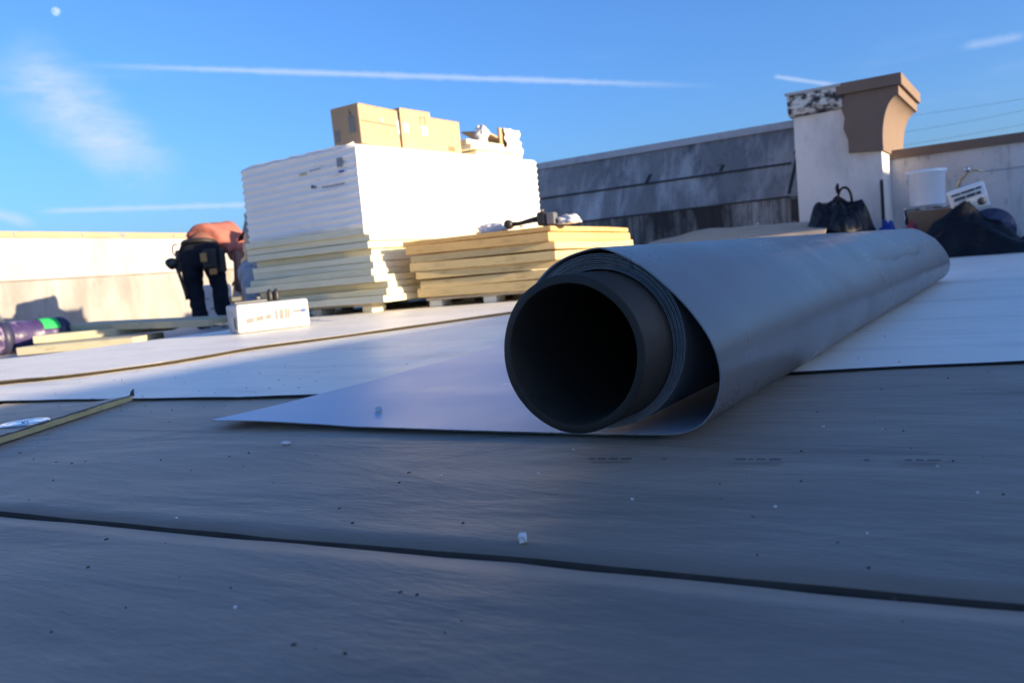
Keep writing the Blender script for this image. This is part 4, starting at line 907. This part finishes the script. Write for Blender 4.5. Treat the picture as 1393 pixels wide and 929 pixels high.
# brown box wrapped in plastic, bucket on it
bb_ = empty('brown_box', (-.72, 7.75, .008), R(3)); tag(bb_, 'brown cardboard box in torn clear plastic under the white bucket', 'cardboard box')
bm_obj('box_body', box_bm(.33, .34, .385, .006, 2), 'cardboard_dark', bb_)
def flm(u, v): return Vector((-.19+.02*nz3(u*3, v*3, 2, 2), -.19+.36*u, .02+.40*v+.0))+Vector((.025*nz3(u, v, 1, 7), 0, 0))
o = crumple('plastic_film', flm, 16, 20, 'clear_plastic', bb_); o.modifiers.new('s', 'SOLIDIFY').thickness = .002
def flm2(u, v): return Vector((-.19+.40*u, -.19+.36*v, .405+.012*nz3(u*3, v*3, 2, 2.5)))
o = crumple('plastic_film', flm2, 18, 16, 'clear_plastic', bb_); o.modifiers.new('s', 'SOLIDIFY').thickness = .002
bk_ = empty('plastic_bucket', (-.74, 7.74, .428)); tag(bk_, 'white plastic bucket with lid on top of the brown box', 'bucket')
lathe('bucket_body', [(.10, 0), (.128, .003), (.134, .02), (.141, .25), (.146, .255), (.146, .27), (.12, .272)], 'bucket_white', bk_, 40)
lathe('bucket_lid', [(.150, 0), (.154, .004), (.154, .028), (.150, .034), (.138, .034), (.134, .026), (.0005, .026)], 'bucket_white', bk_, 40, (0, 0, .262))
tube('bucket_handle', [Vector((.15*math.cos(a_), .152*math.sin(a_), .235-.13*math.sin(a_))) for a_ in [math.pi*i/16 for i in range(17)]], .004, 'steel', bk_, 6)
# brass torch wand leaning
to = empty('brass_wand', (-.50, 7.95, .01)); tag(to, 'bent brass wand with shiny knob sticking up beside the bucket', 'tool')
tube('wand', [Vector((-.03, 0, .36)), Vector((-.05, 0, .47)), Vector((-.03, 0, .56)), Vector((.0, 0, .62)), Vector((.05, 0, .67)), Vector((.07, 0, .685))], .011, 'brass', to, 10)
tube('wand_stem', [Vector((-.03, 0, 0)), Vector((-.03, 0, .37))], .02, 'tool_grey', to, 10)
lathe('knob', [(.004, 0), (.02, .008), (.024, .022), (.02, .036), (.004, .044)], 'steel', to, 18, (.045, -.02, .668))
tube('lever', [Vector((.07, 0, .68)), Vector((.15, 0, .665))], .008, 'brass', to, 8)
# dark wrapped roll with drape, printed pack on top
dr = empty('dark_wrapped_roll', (-.30, 7.6, .008)); tag(dr, 'dark navy plastic wrapped roll beside the bucket box', 'wrapped roll'); 
tube('film_wrap', [Vector((.02-.10*i/12, -.22+.8*i/12, .175)) for i in range(13)], [.165*(1+.04*math.sin(i*2.1)) for i in range(13)], 'navy_plastic', dr, 28)
lathe('roll_end', [(.05, 0), (.168, .0), (.172, .012), (.166, .02), (.06, .02), (.05, .0)], 'navy_plastic', dr, 36, (.022, -.235, .175), False).rotation_euler = (R(-90), 0, R(7))
dpz = empty('black_drape', (-.35, 7.2, .008)); tag(dpz, 'black and navy plastic film crumpled on the white sheet below the wrapped roll', 'plastic sheeting')
def drape(u, v):
    x = -.40+1.7*u; y = -.15+.5*v; h = .34*max(0, 1-abs(x+.1)/.36)**.8*min(1, v*1.5)+.035+.06*max(0, math.sin(v*math.pi))
    return Vector((x, y+.10*nz3(u*4, v, 1, 1.3), max(.002, h*min(1, v*6)+.045*nz3(u*5, v*3, 4, 2.0)*min(1, v*4)+.015*nz3(u*14, v*9, 4, 2)*min(1, v*4))))
o = crumple('film', drape, 90, 26, 'black_plastic', dpz)
pk = empty('printed_pack', (-.40, 7.42, .345)); pk.rotation_euler = (R(8), R(-14), R(6)); tag(pk, 'pale soft pack with dark lettering tilted on top of the wrapped roll', 'soft pack')
bmn = box_bm(.26, .07, .20, .02, 3); bmesh.ops.subdivide_edges(bmn, edges=list(bmn.edges), cuts=1)
for v in bmn.verts: v.co += Vector((.006*nz3(v.co.x, v.co.y, v.co.z, 9), -.018*(1-abs(v.co.x)/.13)*(1-abs(v.co.z-.1)/.1)*(v.co.y < 0), .01*nz3(v.co.z, v.co.x, 1, 9)))
bm_obj('pack_body', bmn, 'wrap', pk, True)
random.seed(8)
def words(z, x0, x1, h, mn=.014, mx_=.035):
    r_, x = [], x0
    while x < x1: wd = random.uniform(mn, mx_); r_.append((x, z, min(x+wd, x1), z+h)); x += wd+.006
    return r_
quad_print('pack_lettering', Vector((-.13, -.055, 0)), Vector((1, 0, 0)), Vector((0, 0, 1)), words(.158, .02, .23, .016, .05, .1)+words(.118, .03, .22, .022, .06, .09)+words(.07, .02, .13, .018, .04, .07)+words(.03, .02, .13, .010, .03, .06), 'ink_dark', pk, .004, Vector((0, -1, 0)))
lathe('pack_emblem', [(.03, 0), (.03, .001), (.0005, .001)], 'ink_dark', pk, 20, (.075, -.06, .06)).rotation_euler = (R(90), 0, 0)

# ------------------------------------------------------------------ debris on the deck and sheets
def chip(px, py, z, s, m, lab, grp=None, flat=.6):
    p = G(px, py, z); bm = box_bm(s, s*random.uniform(.6, .9), s*flat, s*.08, 1)
    for v in bm.verts: v.co += Vector((random.uniform(-1, 1), random.uniform(-1, 1), random.uniform(0, 1)))*s*.09
    o = bm_obj('foam_chip' if m == 'chip_white' else 'grit_crumb', bm, m); o.location = (p.x, p.y, z); o.rotation_euler = (0, 0, random.uniform(0, 3)); tag(o, lab, 'debris', grp); return o
def sheet_z(px, py):
    p = G(px, py, .009); return min(((v.co+RO_-p).xy.length, -(v.co.z+RO_.z)) for v in os_.data.vertices)[1]*-1 + .0004
random.seed(14)
chip(711, 737, .0015, .0095, 'chip_white', 'white foam crumb on the grey deck just beyond the board joint')
chip(389, 604, .0015, .012, 'chip_white', 'flat pale foam flake on the deck below the free edge of the roll', flat=.25)
chip(515, 560, sheet_z(515, 560), .010, 'chip_white', 'pale foam cube lying on the unrolled white sheet', flat=.8)
for i, (x, y) in enumerate([(733, 645), (320, 827), (1055, 690), (1120, 581), (1200, 584), (97, 592), (780, 612), (240, 705), (1180, 726), (1275, 635), (860, 680), (600, 648), (1330, 671)]):
    chip(x, y, .001, random.uniform(.0016, .003), 'chip_white', 'tiny pale foam crumb scattered on the grey deck', 'pale crumbs on the deck')
for i, (x, y) in enumerate([(1024, 703), (314, 800), (120, 772), (628, 845), (185, 560), (198, 553), (1240, 610), (1090, 655), (545, 806), (430, 620), (260, 640), (70, 860), (400, 878), (1365, 673), (480, 712), (630, 712), (1030, 755)]):
    chip(x, y, .001, random.uniform(.0012, .0026), 'chip_dark', 'tiny dark grit crumb scattered on the grey deck', 'dark crumbs on the deck', .5)
bmn = bmesh.new(); random.seed(31)
for k in range(420):
    x, y = random.uniform(-2.4, .6), random.uniform(.2, 1.6)
    if random.random() < .25: x, y = random.uniform(-2.6, 1.2), random.uniform(1.4, 4.5)
    if -.62 < x < -.28 and y > .8: continue
    if -1.3 < x < -.3 and y > .8: continue
    s_ = random.uniform(.0006, .0017); zz = .0015 if y < 1.0+.2*(x+2.19) else .0072
    bmesh.ops.create_cube(bmn, size=1, matrix=Matrix.Translation((x, y, zz+s_*.4)) @ Matrix.Rotation(random.uniform(0, 3), 4, 'Z') @ Matrix.Diagonal((s_*random.uniform(1, 2.4), s_, s_*.8, 1)))
gr = bm_obj('fine_grit', bmn, 'chip_dark'); tag(gr, 'fine dark grit scattered over deck and sheets', 'debris', kind='stuff')

# ------------------------------------------------------------------ overhead wires, moon
for k, (p, q, lab) in enumerate([((1180, 152), (1393, 121), 'highest thin overhead wire crossing the sky behind the pier'), ((1180, 175), (1393, 137), 'middle thin overhead wire crossing the sky behind the pier'), ((1180, 192), (1393, 156), 'lowest thin overhead wire crossing the sky behind the pier')]):
    a = CC + ray(*p)*40; b = CC + ray(*q)*38; d_ = b-a; pts = [a+d_*(-1.2+3.4*i/30)-Vector((0, 0, .5*math.sin(math.pi*i/30))) for i in range(31)]
    o = tube('overhead_wire', pts, .006, 'wire_black', None, 6); tag(o, lab, 'wire', 'overhead wires')
mm = bpy.data.materials.new('moon'); mm.use_nodes = True; t = mm.node_tree; n = t.nodes; n.remove(n['Principled BSDF'])
df = n.new('ShaderNodeBsdfDiffuse'); tp_ = n.new('ShaderNodeBsdfTransparent'); ad = n.new('ShaderNodeAddShader'); no = n.new('ShaderNodeTexNoise'); cr = n.new('ShaderNodeMapRange'); tcn = n.new('ShaderNodeTexCoord')
t.links.new(tcn.outputs['Object'], no.inputs['Vector']); no.inputs['Scale'].default_value = .13; no.inputs['Detail'].default_value = 4
t.links.new(no.outputs['Fac'], cr.inputs['Value']); cr.inputs['From Min'].default_value = .35; cr.inputs['From Max'].default_value = .65; cr.inputs['To Min'].default_value = .03; cr.inputs['To Max'].default_value = .09
t.links.new(cr.outputs[0], df.inputs['Color']); t.links.new(df.outputs[0], ad.inputs[0]); t.links.new(tp_.outputs[0], ad.inputs[1]); t.links.new(ad.outputs[0], n['Material Output'].inputs['Surface']); MATS['moon'] = mm
bm = bmesh.new(); bmesh.ops.create_uvsphere(bm, u_segments=48, v_segments=32, radius=10.5)
mo = bm_obj('moon', bm, 'moon', None, True); mo.location = CC + ray(76, 16)*2000; tag(mo, 'pale daytime gibbous moon high in the blue sky', 'moon')
